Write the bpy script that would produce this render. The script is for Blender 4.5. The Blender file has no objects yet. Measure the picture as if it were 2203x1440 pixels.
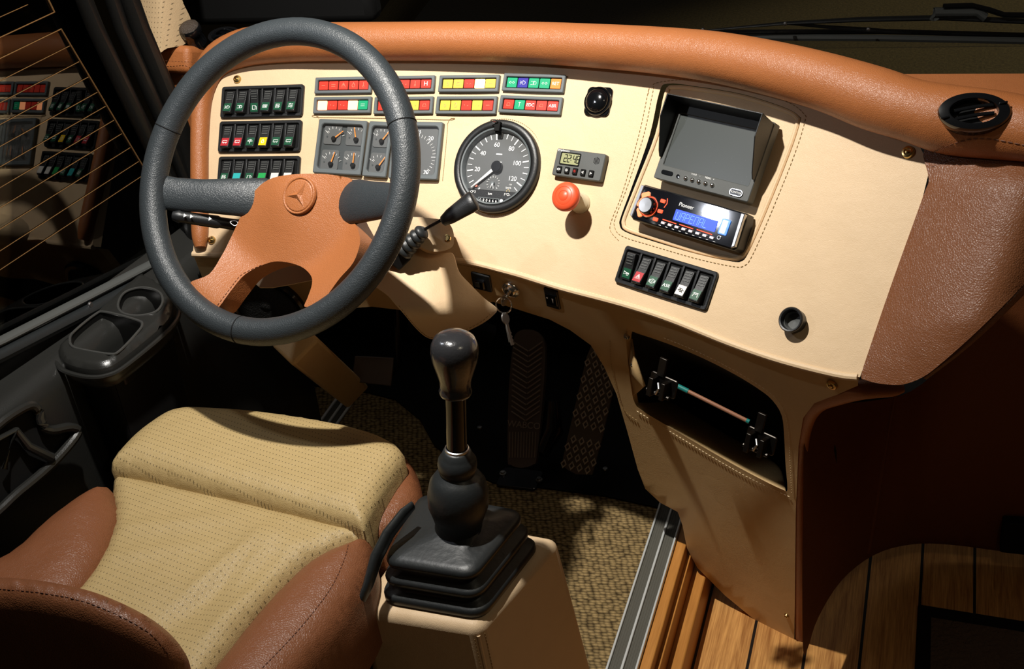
import bpy, bmesh, math, random
import numpy as np
from mathutils import Vector, Matrix, geometry
random.seed(7)
C = bpy.context.scene.collection
sc = bpy.context.scene
# ------------------------------------------------------------------ camera, world, light, exposure
FPX, PCX, PCY = 2647.0, 1101.5, 720.0
CAMZ = 1.6
_F = np.array([1009, 1770, -FPX]); _V = np.array([600, -4300, -FPX])
_F = _F/np.linalg.norm(_F); _U = -_V/np.linalg.norm(_V); _U = _U-_F*(_U@_F); _U /= np.linalg.norm(_U); _R = np.cross(_F, _U)
M3 = np.array([_R, _F, _U])            # camera axes -> world axes (x right, y towards the windscreen, z up)
cd = bpy.data.cameras.new('camera'); cam = bpy.data.objects.new('camera', cd); C.objects.link(cam)
cd.sensor_fit = 'HORIZONTAL'; cd.sensor_width = 36.0; cd.lens = FPX/2203*36.0; cd.clip_start = .02; cd.clip_end = 60
cam.matrix_world = Matrix.Translation((0, 0, CAMZ)) @ Matrix(M3.tolist()).to_4x4()
sc.camera = cam
w = bpy.data.worlds.new('world'); sc.world = w; w.use_nodes = True
w.node_tree.nodes['Background'].inputs[0].default_value = (1.0, .80, .55, 1)
w.node_tree.nodes['Background'].inputs[1].default_value = .015
sc.view_settings.view_transform = 'Standard'; sc.view_settings.look = 'None'; sc.view_settings.gamma = 1
sc.view_settings.use_curve_mapping = False; sc.view_settings.exposure = 0.0
LAMP = Vector((-.79, 1.15, 2.20))
def area_light(name, loc, target, size, power, col, shape='DISK', spread=180):
    l = bpy.data.lights.new(name, 'AREA'); l.shape = shape; l.size = size; l.energy = power; l.color = col; l.spread = math.radians(spread)
    o = bpy.data.objects.new(name, l); C.objects.link(o); o.location = loc
    o.rotation_euler = (Vector(target)-Vector(loc)).to_track_quat('-Z', 'Y').to_euler(); return o
area_light('cab_lamp_light', LAMP, (-.70, 1.80, .8), .05, 17.5, (1.0, .955, .885), spread=105)
area_light('aisle_lamp_light', (.50, .75, 1.95), (-.5, 1.3, .3), .22, 1.5, (1.0, .86, .62))
area_light('side_lamp_light', (-1.087, 1.186, 1.426), (-.55, 1.6, .6), .04, 1.0, (.86, .90, 1.0))
sp = bpy.data.lights.new('ground_fill_light', 'SPOT'); sp.energy = 900; sp.spot_size = math.radians(40); sp.spot_blend = .5; sp.shadow_soft_size = .2; sp.color = (1, .87, .55)  # added spot that brightens the asphalt outside, no particular lamp
spo = bpy.data.objects.new('ground_fill_light', sp); C.objects.link(spo); spo.location = (4.5, 9.5, 5.0)
spo.rotation_euler = (Vector((.9, 6.8, -1))-spo.location).to_track_quat('-Z', 'Y').to_euler()

# ------------------------------------------------------------------ pixel -> place helpers
CAM = np.array([0, 0, CAMZ])
def rays(px):
    px = np.atleast_2d(np.array(px, float))[:, :2]
    c = np.stack([px[:, 0]-PCX, -(px[:, 1]-PCY), -np.full(len(px), FPX)], 1)/FPX
    return c @ M3.T
def ray(x, y): return rays([(x, y)])[0]
def at(x, y, d): return Vector(CAM+ray(x, y)*d)
def onplane(x, y, p, n):
    r = ray(x, y); n = np.array(n, float); return Vector(CAM+r*(((np.array(p, float)-CAM)@n)/(r@n)))
def onz(x, y, z): return onplane(x, y, (0, 0, z), (0, 0, 1))
T37 = math.radians(37); Z0 = .78; ZB = .648
_xs = np.arange(-1.6, .6, .008)
def yawx(x): return np.radians(np.interp(x, [-1.3, -1.0, -.85, -.68, -.52, -.38, -.3, -.1, .1], [-3, -1, 2, 9, 16, 23, 25, 24.5, 24]))
_g = -np.tan(yawx(_xs)); _ys = np.concatenate([[0], np.cumsum((_g[1:]+_g[:-1])/2*.008)]); _ys += 1.747-_ys[np.argmin(abs(_xs+.68))]
CUR = np.stack([_xs, _ys], 1); CYAW = yawx(_xs); CN = np.stack([np.sin(CYAW), np.cos(CYAW)], 1)
def hd(P):
    d2 = ((P[:, None, :2]-CUR[None])**2).sum(2); i = d2.argmin(1)
    return ((P[:, :2]-CUR[i])*CN[i]).sum(1), i
TLOW = math.radians(-14)
def surf(px, off=0.0, low=False):
    """dash face (37 degrees back) or the lower fascia (14 degrees under) hit by image rays; off = distance out of it"""
    r = rays(px); off = np.broadcast_to(np.array(off, float), (len(r),)); lo = np.full(len(r), .9); hi = np.full(len(r), 3.2)
    for k in range(26):
        m = (lo+hi)/2; P = CAM+r*m[:, None]; s, i = hd(P)
        if low: lim = (ZB-Z0)*math.tan(T37)+(ZB-P[:, 2])*math.tan(-TLOW)-off/math.cos(TLOW)
        else: lim = (P[:, 2]-Z0)*math.tan(T37)-off/math.cos(T37)
        beyond = s > lim; hi = np.where(beyond, m, hi); lo = np.where(beyond, lo, m)
    return CAM+r*((lo+hi)/2)[:, None]
def frame_at(x, y, off=0.0, low=False):
    p = surf([(x, y)], off, low); s, i = hd(p); a = CYAW[i[0]]; t = TLOW if low else T37
    d = Vector((math.cos(a), -math.sin(a), 0)); e = Vector((math.sin(a)*math.sin(t), math.cos(a)*math.sin(t), math.cos(t)))
    return Fr(Vector(p[0]), d, e)
class Fr:
    def __init__(s, o, x, y):
        s.o = Vector(o); s.x = Vector(x).normalized(); s.z = s.x.cross(Vector(y)).normalized(); s.y = s.z.cross(s.x)
    def p(s, a, b, c=0): return s.o+s.x*a+s.y*b+s.z*c
    def sub(s, a, b, c=0): return Fr(s.p(a, b, c), s.x, s.y)
    def rot(s, deg):
        k = math.radians(deg); return Fr(s.o, s.x*math.cos(k)+s.y*math.sin(k), s.y*math.cos(k)-s.x*math.sin(k))
    def tilt(s, deg):      # about local x
        k = math.radians(deg); return Fr(s.o, s.x, s.y*math.cos(k)+s.z*math.sin(k))
def quad(TL, TR, BL, BR, off=0.0, low=False):
    P = [Vector(q) for q in surf([TL, TR, BL, BR], off, low)]
    o = sum(P, Vector())/4; x = (P[1]+P[3]-P[0]-P[2])/2; y = (P[0]+P[1]-P[2]-P[3])/2
    f = Fr(o, x, y); return f, x.length, y.length
WF = Fr((0, 0, 0), (1, 0, 0), (0, 1, 0))

# ------------------------------------------------------------------ mesh builder
class MB:
    def __init__(s): s.v = []; s.f = []
    def add(s, vs, fs):
        b = len(s.v); s.v += [Vector(q) for q in vs]; s.f += [[b+i for i in f] for f in fs]; return s
    def box(s, fr, cx, cy, cz, sx, sy, sz):
        vs = [fr.p(cx+i*sx/2, cy+j*sy/2, cz+k*sz/2) for k in (-1, 1) for j in (-1, 1) for i in (-1, 1)]
        return s.add(vs, [(0, 2, 3, 1), (4, 5, 7, 6), (0, 1, 5, 4), (2, 6, 7, 3), (0, 4, 6, 2), (1, 3, 7, 5)])
    def prism(s, fr, pts, z0, z1, ch=0.0):
        n = len(pts); cx = sum(p[0] for p in pts)/n; cy = sum(p[1] for p in pts)/n
        R = [[fr.p(a, b, z0) for a, b in pts]]
        if ch > 0:
            R.append([fr.p(a, b, z1-ch) for a, b in pts])
            ins = inset(pts, ch)
            R.append([fr.p(a, b, z1) for a, b in ins])
        else: R.append([fr.p(a, b, z1) for a, b in pts])
        vs = [q for r in R for q in r]; fs = [list(range(n))[::-1], [len(vs)-n+i for i in range(n)]]
        for k in range(len(R)-1):
            for i in range(n): j = (i+1) % n; fs.append((k*n+i, k*n+j, (k+1)*n+j, (k+1)*n+i))
        return s.add(vs, fs)
    def ring(s, fr, po, pi, z0, z1, ch=0.0):        # frame with a window: outer and inner outline of equal count
        n = len(po); L = [(po, z0), (po, z1-ch)]
        if ch > 0: L.append((inset(po, ch), z1)); L.append((inset(pi, -ch), z1)); L.append((pi, z1-ch))
        else: L.append((pi, z1))
        L.append((pi, z0)); vs = [fr.p(a, b, z) for pts, z in L for a, b in pts]; m = len(L); fs = []
        for k in range(m):
            for i in range(n): j = (i+1) % n; k2 = (k+1) % m; fs.append((k*n+i, k*n+j, k2*n+j, k2*n+i))
        return s.add(vs, fs)
    def lathe(s, fr, prof, seg=40, cap=True):
        vs = []; fs = []
        for r, z in prof:
            for k in range(seg): a = 2*math.pi*k/seg; vs.append(fr.p(r*math.cos(a), r*math.sin(a), z))
        for i in range(len(prof)-1):
            for k in range(seg): j = (k+1) % seg; fs.append((i*seg+k, i*seg+j, (i+1)*seg+j, (i+1)*seg+k))
        if cap: fs.append(list(range(seg))[::-1]); fs.append([(len(prof)-1)*seg+k for k in range(seg)])
        return s.add(vs, fs)
    def tube(s, pts, rad, seg=12, closed=False, up=(0, 0, 1), flat=1.0, cap=True):
        pts = [Vector(p) for p in pts]; n = len(pts); rad = rad if hasattr(rad, '__len__') else [rad]*n; vs = []; fs = []; up = Vector(up)
        for i, p in enumerate(pts):
            a = pts[(i-1) % n] if (closed or i > 0) else p; b = pts[(i+1) % n] if (closed or i < n-1) else p
            t = (b-a).normalized(); x = t.cross(up)
            if x.length < 1e-3: x = t.cross(Vector((1, .1, 0)))
            x.normalize(); y = x.cross(t)
            for k in range(seg): q = 2*math.pi*k/seg; vs.append(p+x*(math.cos(q)*rad[i])+y*(math.sin(q)*rad[i]*flat))
        for i in range(n if closed else n-1):
            i2 = (i+1) % n
            for k in range(seg): j = (k+1) % seg; fs.append((i*seg+k, i2*seg+k, i2*seg+j, i*seg+j))
        if cap and not closed: fs.append(list(range(seg))); fs.append([(n-1)*seg+k for k in range(seg)][::-1])
        return s.add(vs, fs)
    def grid(s, rows, wrap=False):
        m = len(rows); n = len(rows[0]); fs = []
        for i in range(m-1):
            for j in range(n if wrap else n-1): j2 = (j+1) % n; fs.append((i*n+j, i*n+j2, (i+1)*n+j2, (i+1)*n+j))
        return s.add([q for r in rows for q in r], fs)
    def build(s, name, mat, parent=None, bevel=0, sub=0, solid=0, angle=35, smooth=True, kind=None, label=None, segs=2, soloff=-1):
        me = bpy.data.meshes.new(name); root = rootloc(parent)
        me.from_pydata([v-root for v in s.v], [], s.f); me.validate(); 
        bm = bmesh.new(); bm.from_mesh(me); bmesh.ops.remove_doubles(bm, verts=bm.verts, dist=1e-6); bmesh.ops.recalc_face_normals(bm, faces=bm.faces); bm.to_mesh(me); bm.free()
        me.materials.append(mat); o = bpy.data.objects.new(name, me); C.objects.link(o)
        if parent: o.parent = parent
        if smooth:
            me.polygons.foreach_set('use_smooth', [True]*len(me.polygons)); me.set_sharp_from_angle(angle=math.radians(angle))
        if solid: md = o.modifiers.new('s', 'SOLIDIFY'); md.thickness = solid; md.offset = soloff
        if bevel: md = o.modifiers.new('b', 'BEVEL'); md.width = bevel; md.segments = segs; md.limit_method = 'ANGLE'; md.angle_limit = math.radians(40)
        if sub: md = o.modifiers.new('u', 'SUBSURF'); md.levels = sub; md.render_levels = sub
        if kind: o['kind'] = kind
        if label: o['label'] = label
        return o
def rootloc(p):
    if p is None: return Vector((0, 0, 0))
    while p.parent: p = p.parent
    return Vector(p.location)
def inset(pts, d):
    n = len(pts); A = sum(pts[i][0]*pts[(i+1) % n][1]-pts[(i+1) % n][0]*pts[i][1] for i in range(n)); sg = 1 if A > 0 else -1; out = []
    for i in range(n):
        a = Vector(pts[i-1][:2]); b = Vector(pts[i][:2]); c = Vector(pts[(i+1) % n][:2]); u = (b-a).normalized(); v = (c-b).normalized()
        nn = Vector((-(u.y+v.y), u.x+v.x)); 
        if nn.length < 1e-6: nn = Vector((-u.y, u.x))
        nn.normalize(); k = d/max(.4, nn.dot(Vector((-u.y, u.x)))); q = b+nn*(k*sg); out.append((q.x, q.y))
    return out
def rrect(w, h, r, cx=0, cy=0, n=5):
    o = []
    for sx, sy, a0 in ((1, 1, 0), (-1, 1, 90), (-1, -1, 180), (1, -1, 270)):
        for k in range(n+1):
            a = math.radians(a0+90*k/n); o.append((cx+sx*(w/2-r)+r*math.cos(a), cy+sy*(h/2-r)+r*math.sin(a)))
    return o
def circ(r, n=32, cx=0, cy=0): return [(cx+r*math.cos(2*math.pi*k/n), cy+r*math.sin(2*math.pi*k/n)) for k in range(n)]
def thing(name, label, cat, loc, group=None):
    o = bpy.data.objects.new(name, None); o.empty_display_size = .05; C.objects.link(o); o.location = Vector(loc)
    o['label'] = label; o['category'] = cat
    if group: o['group'] = group
    return o
def tag(o, label, cat, group=None):
    o['label'] = label; o['category'] = cat
    if group: o['group'] = group
    return o
def struct(o): o['kind'] = 'structure'; return o
def smooth_px(pts, n=8, closed=False):
    P = [np.array(p, float) for p in pts]; N = len(P); out = []
    for i in range(N if closed else N-1):
        a = P[(i-1) % N] if closed or i > 0 else P[0]; b = P[i]; c = P[(i+1) % N]; d = P[(i+2) % N] if closed or i < N-2 else P[-1]
        for k in range(n):
            t = k/n; out.append(.5*((2*b)+(-a+c)*t+(2*a-5*b+4*c-d)*t*t+(-a+3*b-3*c+d)*t**3))
    if not closed: out.append(P[-1])
    return out
def inpoly(P, poly):
    poly = np.array(poly); x, y = P[:, 0], P[:, 1]; r = np.zeros(len(P), bool); j = len(poly)-1
    for i in range(len(poly)):
        xi, yi = poly[i]; xj, yj = poly[j]
        c = ((yi > y) != (yj > y)) & (x < (xj-xi)*(y-yi)/(yj-yi+1e-12)+xi); r ^= c; j = i
    return r
def densify(poly, step):
    out = []
    for i in range(len(poly)):
        a = np.array(poly[i][:2], float); b = np.array(poly[(i+1) % len(poly)][:2], float); k = max(1, int(np.linalg.norm(b-a)/step))
        out += [a+(b-a)*j/k for j in range(k)]
    return out
def cdt(outer, holes=(), step=20, extra=()):
    """2D triangulation of an outline with holes, interior filled with a grid"""
    outer = densify(outer, step); H = [densify(h, step) for h in holes]; V = []; E = []
    for L in [outer]+H:
        b = len(V); V += [tuple(p) for p in L]; E += [(b+i, b+(i+1) % len(L)) for i in range(len(L))]
    bp = np.array(V); lo = bp.min(0); hi = bp.max(0)
    gx, gy = np.meshgrid(np.arange(lo[0]+step/2, hi[0], step), np.arange(lo[1]+step/2, hi[1], step)); G = np.stack([gx.ravel(), gy.ravel()], 1)
    if len(extra): G = np.concatenate([G, np.array(extra)])
    k = inpoly(G, outer)
    for h in H: k &= ~inpoly(G, h)
    G = G[k]
    if len(G): d = np.sqrt(((G[:, None]-bp[None])**2).sum(2)).min(1); G = G[d > step*.4]
    V += [tuple(p) for p in G]
    sc_ = 1000.0/max(hi-lo); r = geometry.delaunay_2d_cdt([Vector(((p[0]-lo[0])*sc_, (p[1]-lo[1])*sc_)) for p in V], E, [], 0, 1e-4)
    P = np.array([(q[0]/sc_+lo[0], q[1]/sc_+lo[1]) for q in r[0]]); T = np.array([t for t in r[2] if len(t) == 3])
    c = P[T].mean(1); k = inpoly(c, outer)
    for h in H: k &= ~inpoly(c, h)
    return P, T[k]
def sheet(mb, outer, fn, holes=(), step=20, thick=0.02, tdir=None):
    """closed slab: front = fn(px array); back = pushed by thick along tdir (or away from the camera)"""
    P, T = cdt(outer, holes, step); A = np.array(fn(P)); n = len(A)
    if tdir is None: D = A-CAM; D = D/np.linalg.norm(D, axis=1)[:, None]
    else: D = np.array([tdir]*n)
    B = A+D*thick; fs = [tuple(t) for t in T]+[tuple(t[::-1]+n) for t in T]
    ed = {}
    for t in T:
        for a, b in ((t[0], t[1]), (t[1], t[2]), (t[2], t[0])): ed[(a, b)] = 1
    for (a, b) in list(ed):
        if (b, a) not in ed: fs.append((b, a, a+n, b+n))
    return mb.add([Vector(q) for q in np.concatenate([A, B])], fs)
def cushion(mb, outline, z0, h, base, rim=.03, step=.012, zfn=None):
    """padded volume over a plan outline (world xy): quarter-round edge, side walls down to base"""
    off = []
    cur = [tuple(p) for p in outline]
    for k in (.12, .35, .7, 1.0): off += densify(inset(cur, rim*k), step)
    P, T = cdt(outline, (), step, [tuple(p) for p in off]); n = len(P)
    O = np.array(densify(outline, step/2)); d = np.sqrt(((P[:, None]-O[None])**2).sum(2)).min(1)
    t = np.clip(d/rim, 0, 1); z = z0+h*np.sqrt(np.maximum(0, 1-(1-t)**2))
    if zfn is not None: z = z+np.array([zfn(p[0], p[1], tt) for p, tt in zip(P, t)])
    A = [Vector((p[0], p[1], q)) for p, q in zip(P, z)]; B = [Vector((p[0], p[1], base)) for p in P]
    fs = [tuple(t_) for t_ in T]+[tuple(t_[::-1]+n) for t_ in T]; ed = set()
    for t_ in T:
        for a, b in ((t_[0], t_[1]), (t_[1], t_[2]), (t_[2], t_[0])): ed.add((a, b))
    for (a, b) in ed:
        if (b, a) not in ed: fs.append((b, a, a+n, b+n))
    return mb.add(A+B, fs)
def polyline_pts(P, step):
    P = [Vector(p) for p in P]; out = []; acc = 0
    for a, b in zip(P, P[1:]):
        L = (b-a).length; t = acc
        while t < L: out.append((a+(b-a)*(t/L), (b-a).normalized())); t += step
        acc = t-L
    return out
def stitches(mb, pts, nrm, step=.0065, ln=.0042, r=.00055):
    for q, t in polyline_pts(pts, step):
        mb.tube([q-t*ln/2, q, q+t*ln/2], [r*.6, r, r*.6], 5, up=nrm)
    return mb
def text(s, fr, size, mat, parent, name='lettering', ext=.00015, ax='CENTER', z=0, sx=1.0, extra=None):
    cu = bpy.data.curves.new('t', 'FONT'); cu.body = s; cu.size = size; cu.extrude = ext; cu.align_x = ax; cu.align_y = 'CENTER'
    if extra: cu.offset = extra
    ob = bpy.data.objects.new('t', cu); me = bpy.data.meshes.new_from_object(ob); mb = MB()
    mb.add([fr.p(v.co.x*sx, v.co.y, v.co.z+z) for v in me.vertices], [tuple(p.vertices) for p in me.polygons])
    bpy.data.objects.remove(ob); bpy.data.curves.remove(cu); bpy.data.meshes.remove(me)
    return mb.build(name, mat, parent, smooth=False) if parent is not None else mb
def joined_text(items, mat, parent, name='lettering'):
    mb = MB()
    for s, fr, size, z in items:
        t = text(s, fr, size, mat, None, z=z); mb.add(t.v, t.f)
    return mb.build(name, mat, parent, smooth=False)

# ------------------------------------------------------------------ materials
def srgb(r, g, b):
    f = lambda c: (c/255/12.92) if c/255 <= .04045 else ((c/255+.055)/1.055)**2.4
    return (f(r), f(g), f(b), 1)
def newmat(name):
    m = bpy.data.materials.new(name); m.use_nodes = True; nt = m.node_tree; return m, nt, nt.nodes['Principled BSDF']
def node(nt, t, **k):
    n = nt.nodes.new(t)
    for a, b in k.items():
        if a in n.inputs: n.inputs[a].default_value = b
        else: setattr(n, a, b)
    return n
def plain(name, col, rough=.5, metal=0.0, spec=.5, emit=None, es=0, coat=0, bump=0, bscale=300, trans=0):
    m, nt, b = newmat(name); b.inputs['Base Color'].default_value = col; b.inputs['Roughness'].default_value = rough; b.inputs['Metallic'].default_value = metal
    b.inputs['Specular IOR Level'].default_value = spec; b.inputs['Coat Weight'].default_value = coat; b.inputs['Coat Roughness'].default_value = .05
    if emit: b.inputs['Emission Color'].default_value = emit; b.inputs['Emission Strength'].default_value = es
    if bump:
        tc = node(nt, 'ShaderNodeTexCoord'); nz = node(nt, 'ShaderNodeTexNoise', Scale=bscale, Detail=3.0); bp = node(nt, 'ShaderNodeBump', Strength=1.0, Distance=bump)
        nt.links.new(tc.outputs['Object'], nz.inputs['Vector']); nt.links.new(nz.outputs['Fac'], bp.inputs['Height']); nt.links.new(bp.outputs[0], b.inputs['Normal'])
    return m
def leather(name, col, rough=.45, grain=420, depth=.00035, spec=.4, perf=None, wrinkle=.002, var=.10):
    m, nt, b = newmat(name); L = nt.links.new; b.inputs['Roughness'].default_value = rough; b.inputs['Specular IOR Level'].default_value = spec
    tc = node(nt, 'ShaderNodeTexCoord'); vo = node(nt, 'ShaderNodeTexVoronoi', Scale=grain, feature='DISTANCE_TO_EDGE'); nz = node(nt, 'ShaderNodeTexNoise', Scale=22.0, Detail=4.0)
    wz = node(nt, 'ShaderNodeTexNoise', Scale=grain*.35, Detail=5.0)
    nd = node(nt, 'ShaderNodeTexNoise', Scale=grain*.5, Detail=2.0); ad = node(nt, 'ShaderNodeMixRGB', blend_type='ADD', Fac=.003); L(tc.outputs['Object'], nd.inputs['Vector']); L(tc.outputs['Object'], ad.inputs[1]); L(nd.outputs['Color'], ad.inputs[2])
    L(ad.outputs[0], vo.inputs['Vector']); L(tc.outputs['Object'], nz.inputs['Vector']); L(tc.outputs['Object'], wz.inputs['Vector'])
    mn = node(nt, 'ShaderNodeMath', operation='MINIMUM'); mn.inputs[1].default_value = .25; L(vo.outputs['Distance'], mn.inputs[0])
    b1 = node(nt, 'ShaderNodeBump', Strength=1.0, Distance=depth*3); b2 = node(nt, 'ShaderNodeBump', Strength=1.0, Distance=wrinkle); b3 = node(nt, 'ShaderNodeBump', Strength=1.0, Distance=depth*1.2)
    L(mn.outputs[0], b1.inputs['Height']); L(nz.outputs['Fac'], b2.inputs['Height']); L(wz.outputs['Fac'], b3.inputs['Height']); L(b2.outputs[0], b3.inputs['Normal']); L(b3.outputs[0], b1.inputs['Normal']); L(b1.outputs[0], b.inputs['Normal'])
    mx = node(nt, 'ShaderNodeMixRGB', blend_type='MIX'); mx.inputs[1].default_value = col; mx.inputs[2].default_value = tuple(c*(1-var*2.2) for c in col[:3])+(1,)
    L(nz.outputs['Fac'], mx.inputs[0]); last = mx
    if perf:
        mp = node(nt, 'ShaderNodeMapping'); mp.inputs['Rotation'].default_value = (0, 0, math.radians(perf[1])); mp.inputs['Scale'].default_value = (1/perf[0], 1/perf[0]*.62, 0) if len(perf) == 2 else (1/perf[0], 0, 1/perf[0])
        v2 = node(nt, 'ShaderNodeTexVoronoi', Scale=1.0, Randomness=0.0); L(tc.outputs['Object'], mp.inputs['Vector']); L(mp.outputs[0], v2.inputs['Vector'])
        lt = node(nt, 'ShaderNodeMath', operation='LESS_THAN'); lt.inputs[1].default_value = .13; L(v2.outputs['Distance'], lt.inputs[0])
        m2 = node(nt, 'ShaderNodeMixRGB'); m2.inputs[2].default_value = tuple(c*.35 for c in col[:3])+(1,); L(lt.outputs[0], m2.inputs[0]); L(mx.outputs[0], m2.inputs[1]); last = m2
    L(last.outputs[0], b.inputs['Base Color']); return m
BEIGE = leather('beige_leather', srgb(214, 186, 149), .5, 520, .00012, .35, wrinkle=.0015, var=.04)
BEIGE2 = leather('beige_console_leather', srgb(204, 172, 122), .5, 480, .00016, .35, wrinkle=.0008, var=.06)
TAN = leather('tan_leather', srgb(162, 98, 54), .42, 430, .00022, .45, wrinkle=.0015, var=.05)
TANHUB = leather('tan_hub_leather', srgb(158, 96, 54), .44, 330, .00022, .45, wrinkle=.0008, var=.04)
BROWN = leather('brown_leather', srgb(120, 73, 43), .42, 330, .0003, .45, wrinkle=.002, var=.06)
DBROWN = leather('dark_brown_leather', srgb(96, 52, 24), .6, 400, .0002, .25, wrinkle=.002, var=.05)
GREYL = leather('grey_leather', srgb(45, 50, 53), .44, 330, .00022, .5, wrinkle=.0005, var=.04)
SEATB = leather('perforated_beige_leather', srgb(180, 156, 108), .48, 420, .00025, .4, perf=(.0062, 8), wrinkle=.004, var=.05)
SEATC = leather('seat_tan_leather', srgb(128, 79, 50), .42, 330, .0003, .45, wrinkle=.003, var=.06)
PILL = leather('perforated_pillar_leather', srgb(184, 158, 122), .5, 420, .0002, .35, perf=(.0075, 0, 1), wrinkle=.001, var=.04)
BLK = plain('black_plastic', srgb(26, 27, 28), .38, bump=.0002, bscale=900)
BLKG = plain('gloss_black', srgb(12, 13, 15), .12, spec=.6)
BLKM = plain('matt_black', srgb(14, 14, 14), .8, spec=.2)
RUB = plain('black_rubber', srgb(34, 37, 38), .42, spec=.45, bump=.0004, bscale=120)
DOORP = plain('door_plastic', srgb(40, 40, 38), .26, spec=.5, bump=.0002, bscale=700)
GREYP = plain('grey_plastic', srgb(74, 76, 74), .5, bump=.0001, bscale=900)
BEZ = plain('panel_bezel_plastic', srgb(88, 94, 96), .45)
GAUGE = plain('gauge_dial', srgb(74, 76, 76), .6)
GAUGED = plain('gauge_mask', srgb(52, 57, 58), .45)
WHITE = plain('white_print', srgb(240, 240, 238), .5, emit=(1, 1, 1, 1), es=.0)
CHROME = plain('chrome', (.75, .75, .74, 1), .18, 1.0)
BRASS = plain('brass', srgb(196, 168, 110), .25, 1.0)
STEEL = plain('brushed_steel', (.5, .5, .5, 1), .35, 1.0)
ALU = plain('aluminium_edge', srgb(216, 218, 216), .38, .35)
REDP = plain('red_button_plastic', srgb(226, 84, 48), .4)
ORN = plain('orange_needle', srgb(236, 130, 40), .5, emit=srgb(236, 130, 40), es=.15)
LCDG = plain('lcd_green', srgb(150, 152, 112), .3)
DARKP = plain('lcd_ink', srgb(30, 32, 26), .5)
PIPE = plain('stitch_thread', srgb(236, 214, 170), .6)
STD = plain('dark_thread', srgb(92, 48, 24), .6)
STG = plain('olive_thread', srgb(150, 122, 74), .6)
LENS = {'r': plain('red_lens', srgb(206, 52, 36), .35), 'y': plain('yellow_lens', srgb(226, 184, 70), .35), 'g': plain('green_lens', srgb(16, 150, 104), .35),
        'b': plain('blue_lens', srgb(44, 40, 140), .35), 'o': plain('orange_lens', srgb(226, 128, 44), .35),
        'R': plain('lit_red_lens', srgb(255, 150, 90), .35, emit=(1.0, .42, .20, 1), es=3.5), 'Y': plain('lit_yellow_lens', srgb(255, 230, 120), .35, emit=(1.0, .78, .30, 1), es=3.0)}
TAB = {'g': plain('green_tab', srgb(20, 74, 50), .4), 'r': plain('red_tab', srgb(168, 36, 44), .4), 'y': plain('yellow_tab', srgb(232, 188, 20), .4), 'c': plain('cyan_tab', srgb(40, 160, 160), .4),
       'w': plain('white_tab', srgb(214, 210, 204), .4), 'G': plain('bright_green_tab', srgb(30, 150, 74), .4)}
def screen_mat():
    m, nt, b = newmat('dead_screen'); L = nt.links.new; b.inputs['Base Color'].default_value = srgb(58, 62, 60); b.inputs['Roughness'].default_value = .32; b.inputs['Specular IOR Level'].default_value = .6
    tc = node(nt, 'ShaderNodeTexCoord'); nz = node(nt, 'ShaderNodeTexNoise', Scale=420.0, Detail=2.0); rp = node(nt, 'ShaderNodeValToRGB'); rp.color_ramp.elements[0].position = .74; rp.color_ramp.elements[1].position = .8
    rp.color_ramp.elements[0].color = srgb(58, 62, 60); rp.color_ramp.elements[1].color = srgb(110, 114, 112); L(tc.outputs['Object'], nz.inputs[0]); L(nz.outputs['Fac'], rp.inputs[0]); L(rp.outputs[0], b.inputs['Base Color']); return m
SCREEN = screen_mat()
def pane(name, refl, tint=(1, 1, 1, 1), rough=.01):
    m = bpy.data.materials.new(name); m.use_nodes = True; nt = m.node_tree; nt.nodes.clear(); L = nt.links.new
    o = node(nt, 'ShaderNodeOutputMaterial'); t = node(nt, 'ShaderNodeBsdfTransparent'); t.inputs[0].default_value = tint; g = node(nt, 'ShaderNodeBsdfGlossy', Roughness=rough); mx = node(nt, 'ShaderNodeMixShader')
    fr = node(nt, 'ShaderNodeFresnel', IOR=1.5); ml = node(nt, 'ShaderNodeMath', operation='MULTIPLY'); ml.inputs[1].default_value = refl; L(fr.outputs[0], ml.inputs[0]); L(ml.outputs[0], mx.inputs[0]); L(t.outputs[0], mx.inputs[1]); L(g.outputs[0], mx.inputs[2]); L(mx.outputs[0], o.inputs[0]); return m
GLASS = pane('window_glass', 1.5, (.6, .6, .55, 1)); GAUGEGL = pane('gauge_glass', .30, rough=.32); SCREENGL = pane('windscreen_glass', .6)
def carpet_mat():
    m, nt, b = newmat('looped_carpet'); L = nt.links.new; b.inputs['Roughness'].default_value = .95; b.inputs['Specular IOR Level'].default_value = .1
    tc = node(nt, 'ShaderNodeTexCoord'); mp = node(nt, 'ShaderNodeMapping'); mp.inputs['Scale'].default_value = (90, 150, 90); mp.inputs['Rotation'].default_value = (0, 0, math.radians(-14)); L(tc.outputs['Object'], mp.inputs[0])
    v = node(nt, 'ShaderNodeTexVoronoi', Scale=1.0, Randomness=.45); L(mp.outputs[0], v.inputs['Vector']); nz = node(nt, 'ShaderNodeTexNoise', Scale=900.0, Detail=3.0); L(tc.outputs['Object'], nz.inputs[0])
    rp = node(nt, 'ShaderNodeValToRGB'); rp.color_ramp.elements[0].color = srgb(156, 132, 90); rp.color_ramp.elements[1].color = srgb(62, 50, 32); rp.color_ramp.elements[0].position = .2; rp.color_ramp.elements[1].position = .75; L(v.outputs['Distance'], rp.inputs[0])
    mx = node(nt, 'ShaderNodeMixRGB', blend_type='OVERLAY', Fac=.5); L(rp.outputs[0], mx.inputs[1]); L(nz.outputs['Fac'], mx.inputs[2]); L(mx.outputs[0], b.inputs['Base Color'])
    s1 = node(nt, 'ShaderNodeMath', operation='SUBTRACT'); s1.inputs[0].default_value = 1.0; L(v.outputs['Distance'], s1.inputs[1]); bp = node(nt, 'ShaderNodeBump', Strength=1.0, Distance=.004); L(s1.outputs[0], bp.inputs['Height']); L(bp.outputs[0], b.inputs['Normal']); return m
CARPET = carpet_mat()
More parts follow.
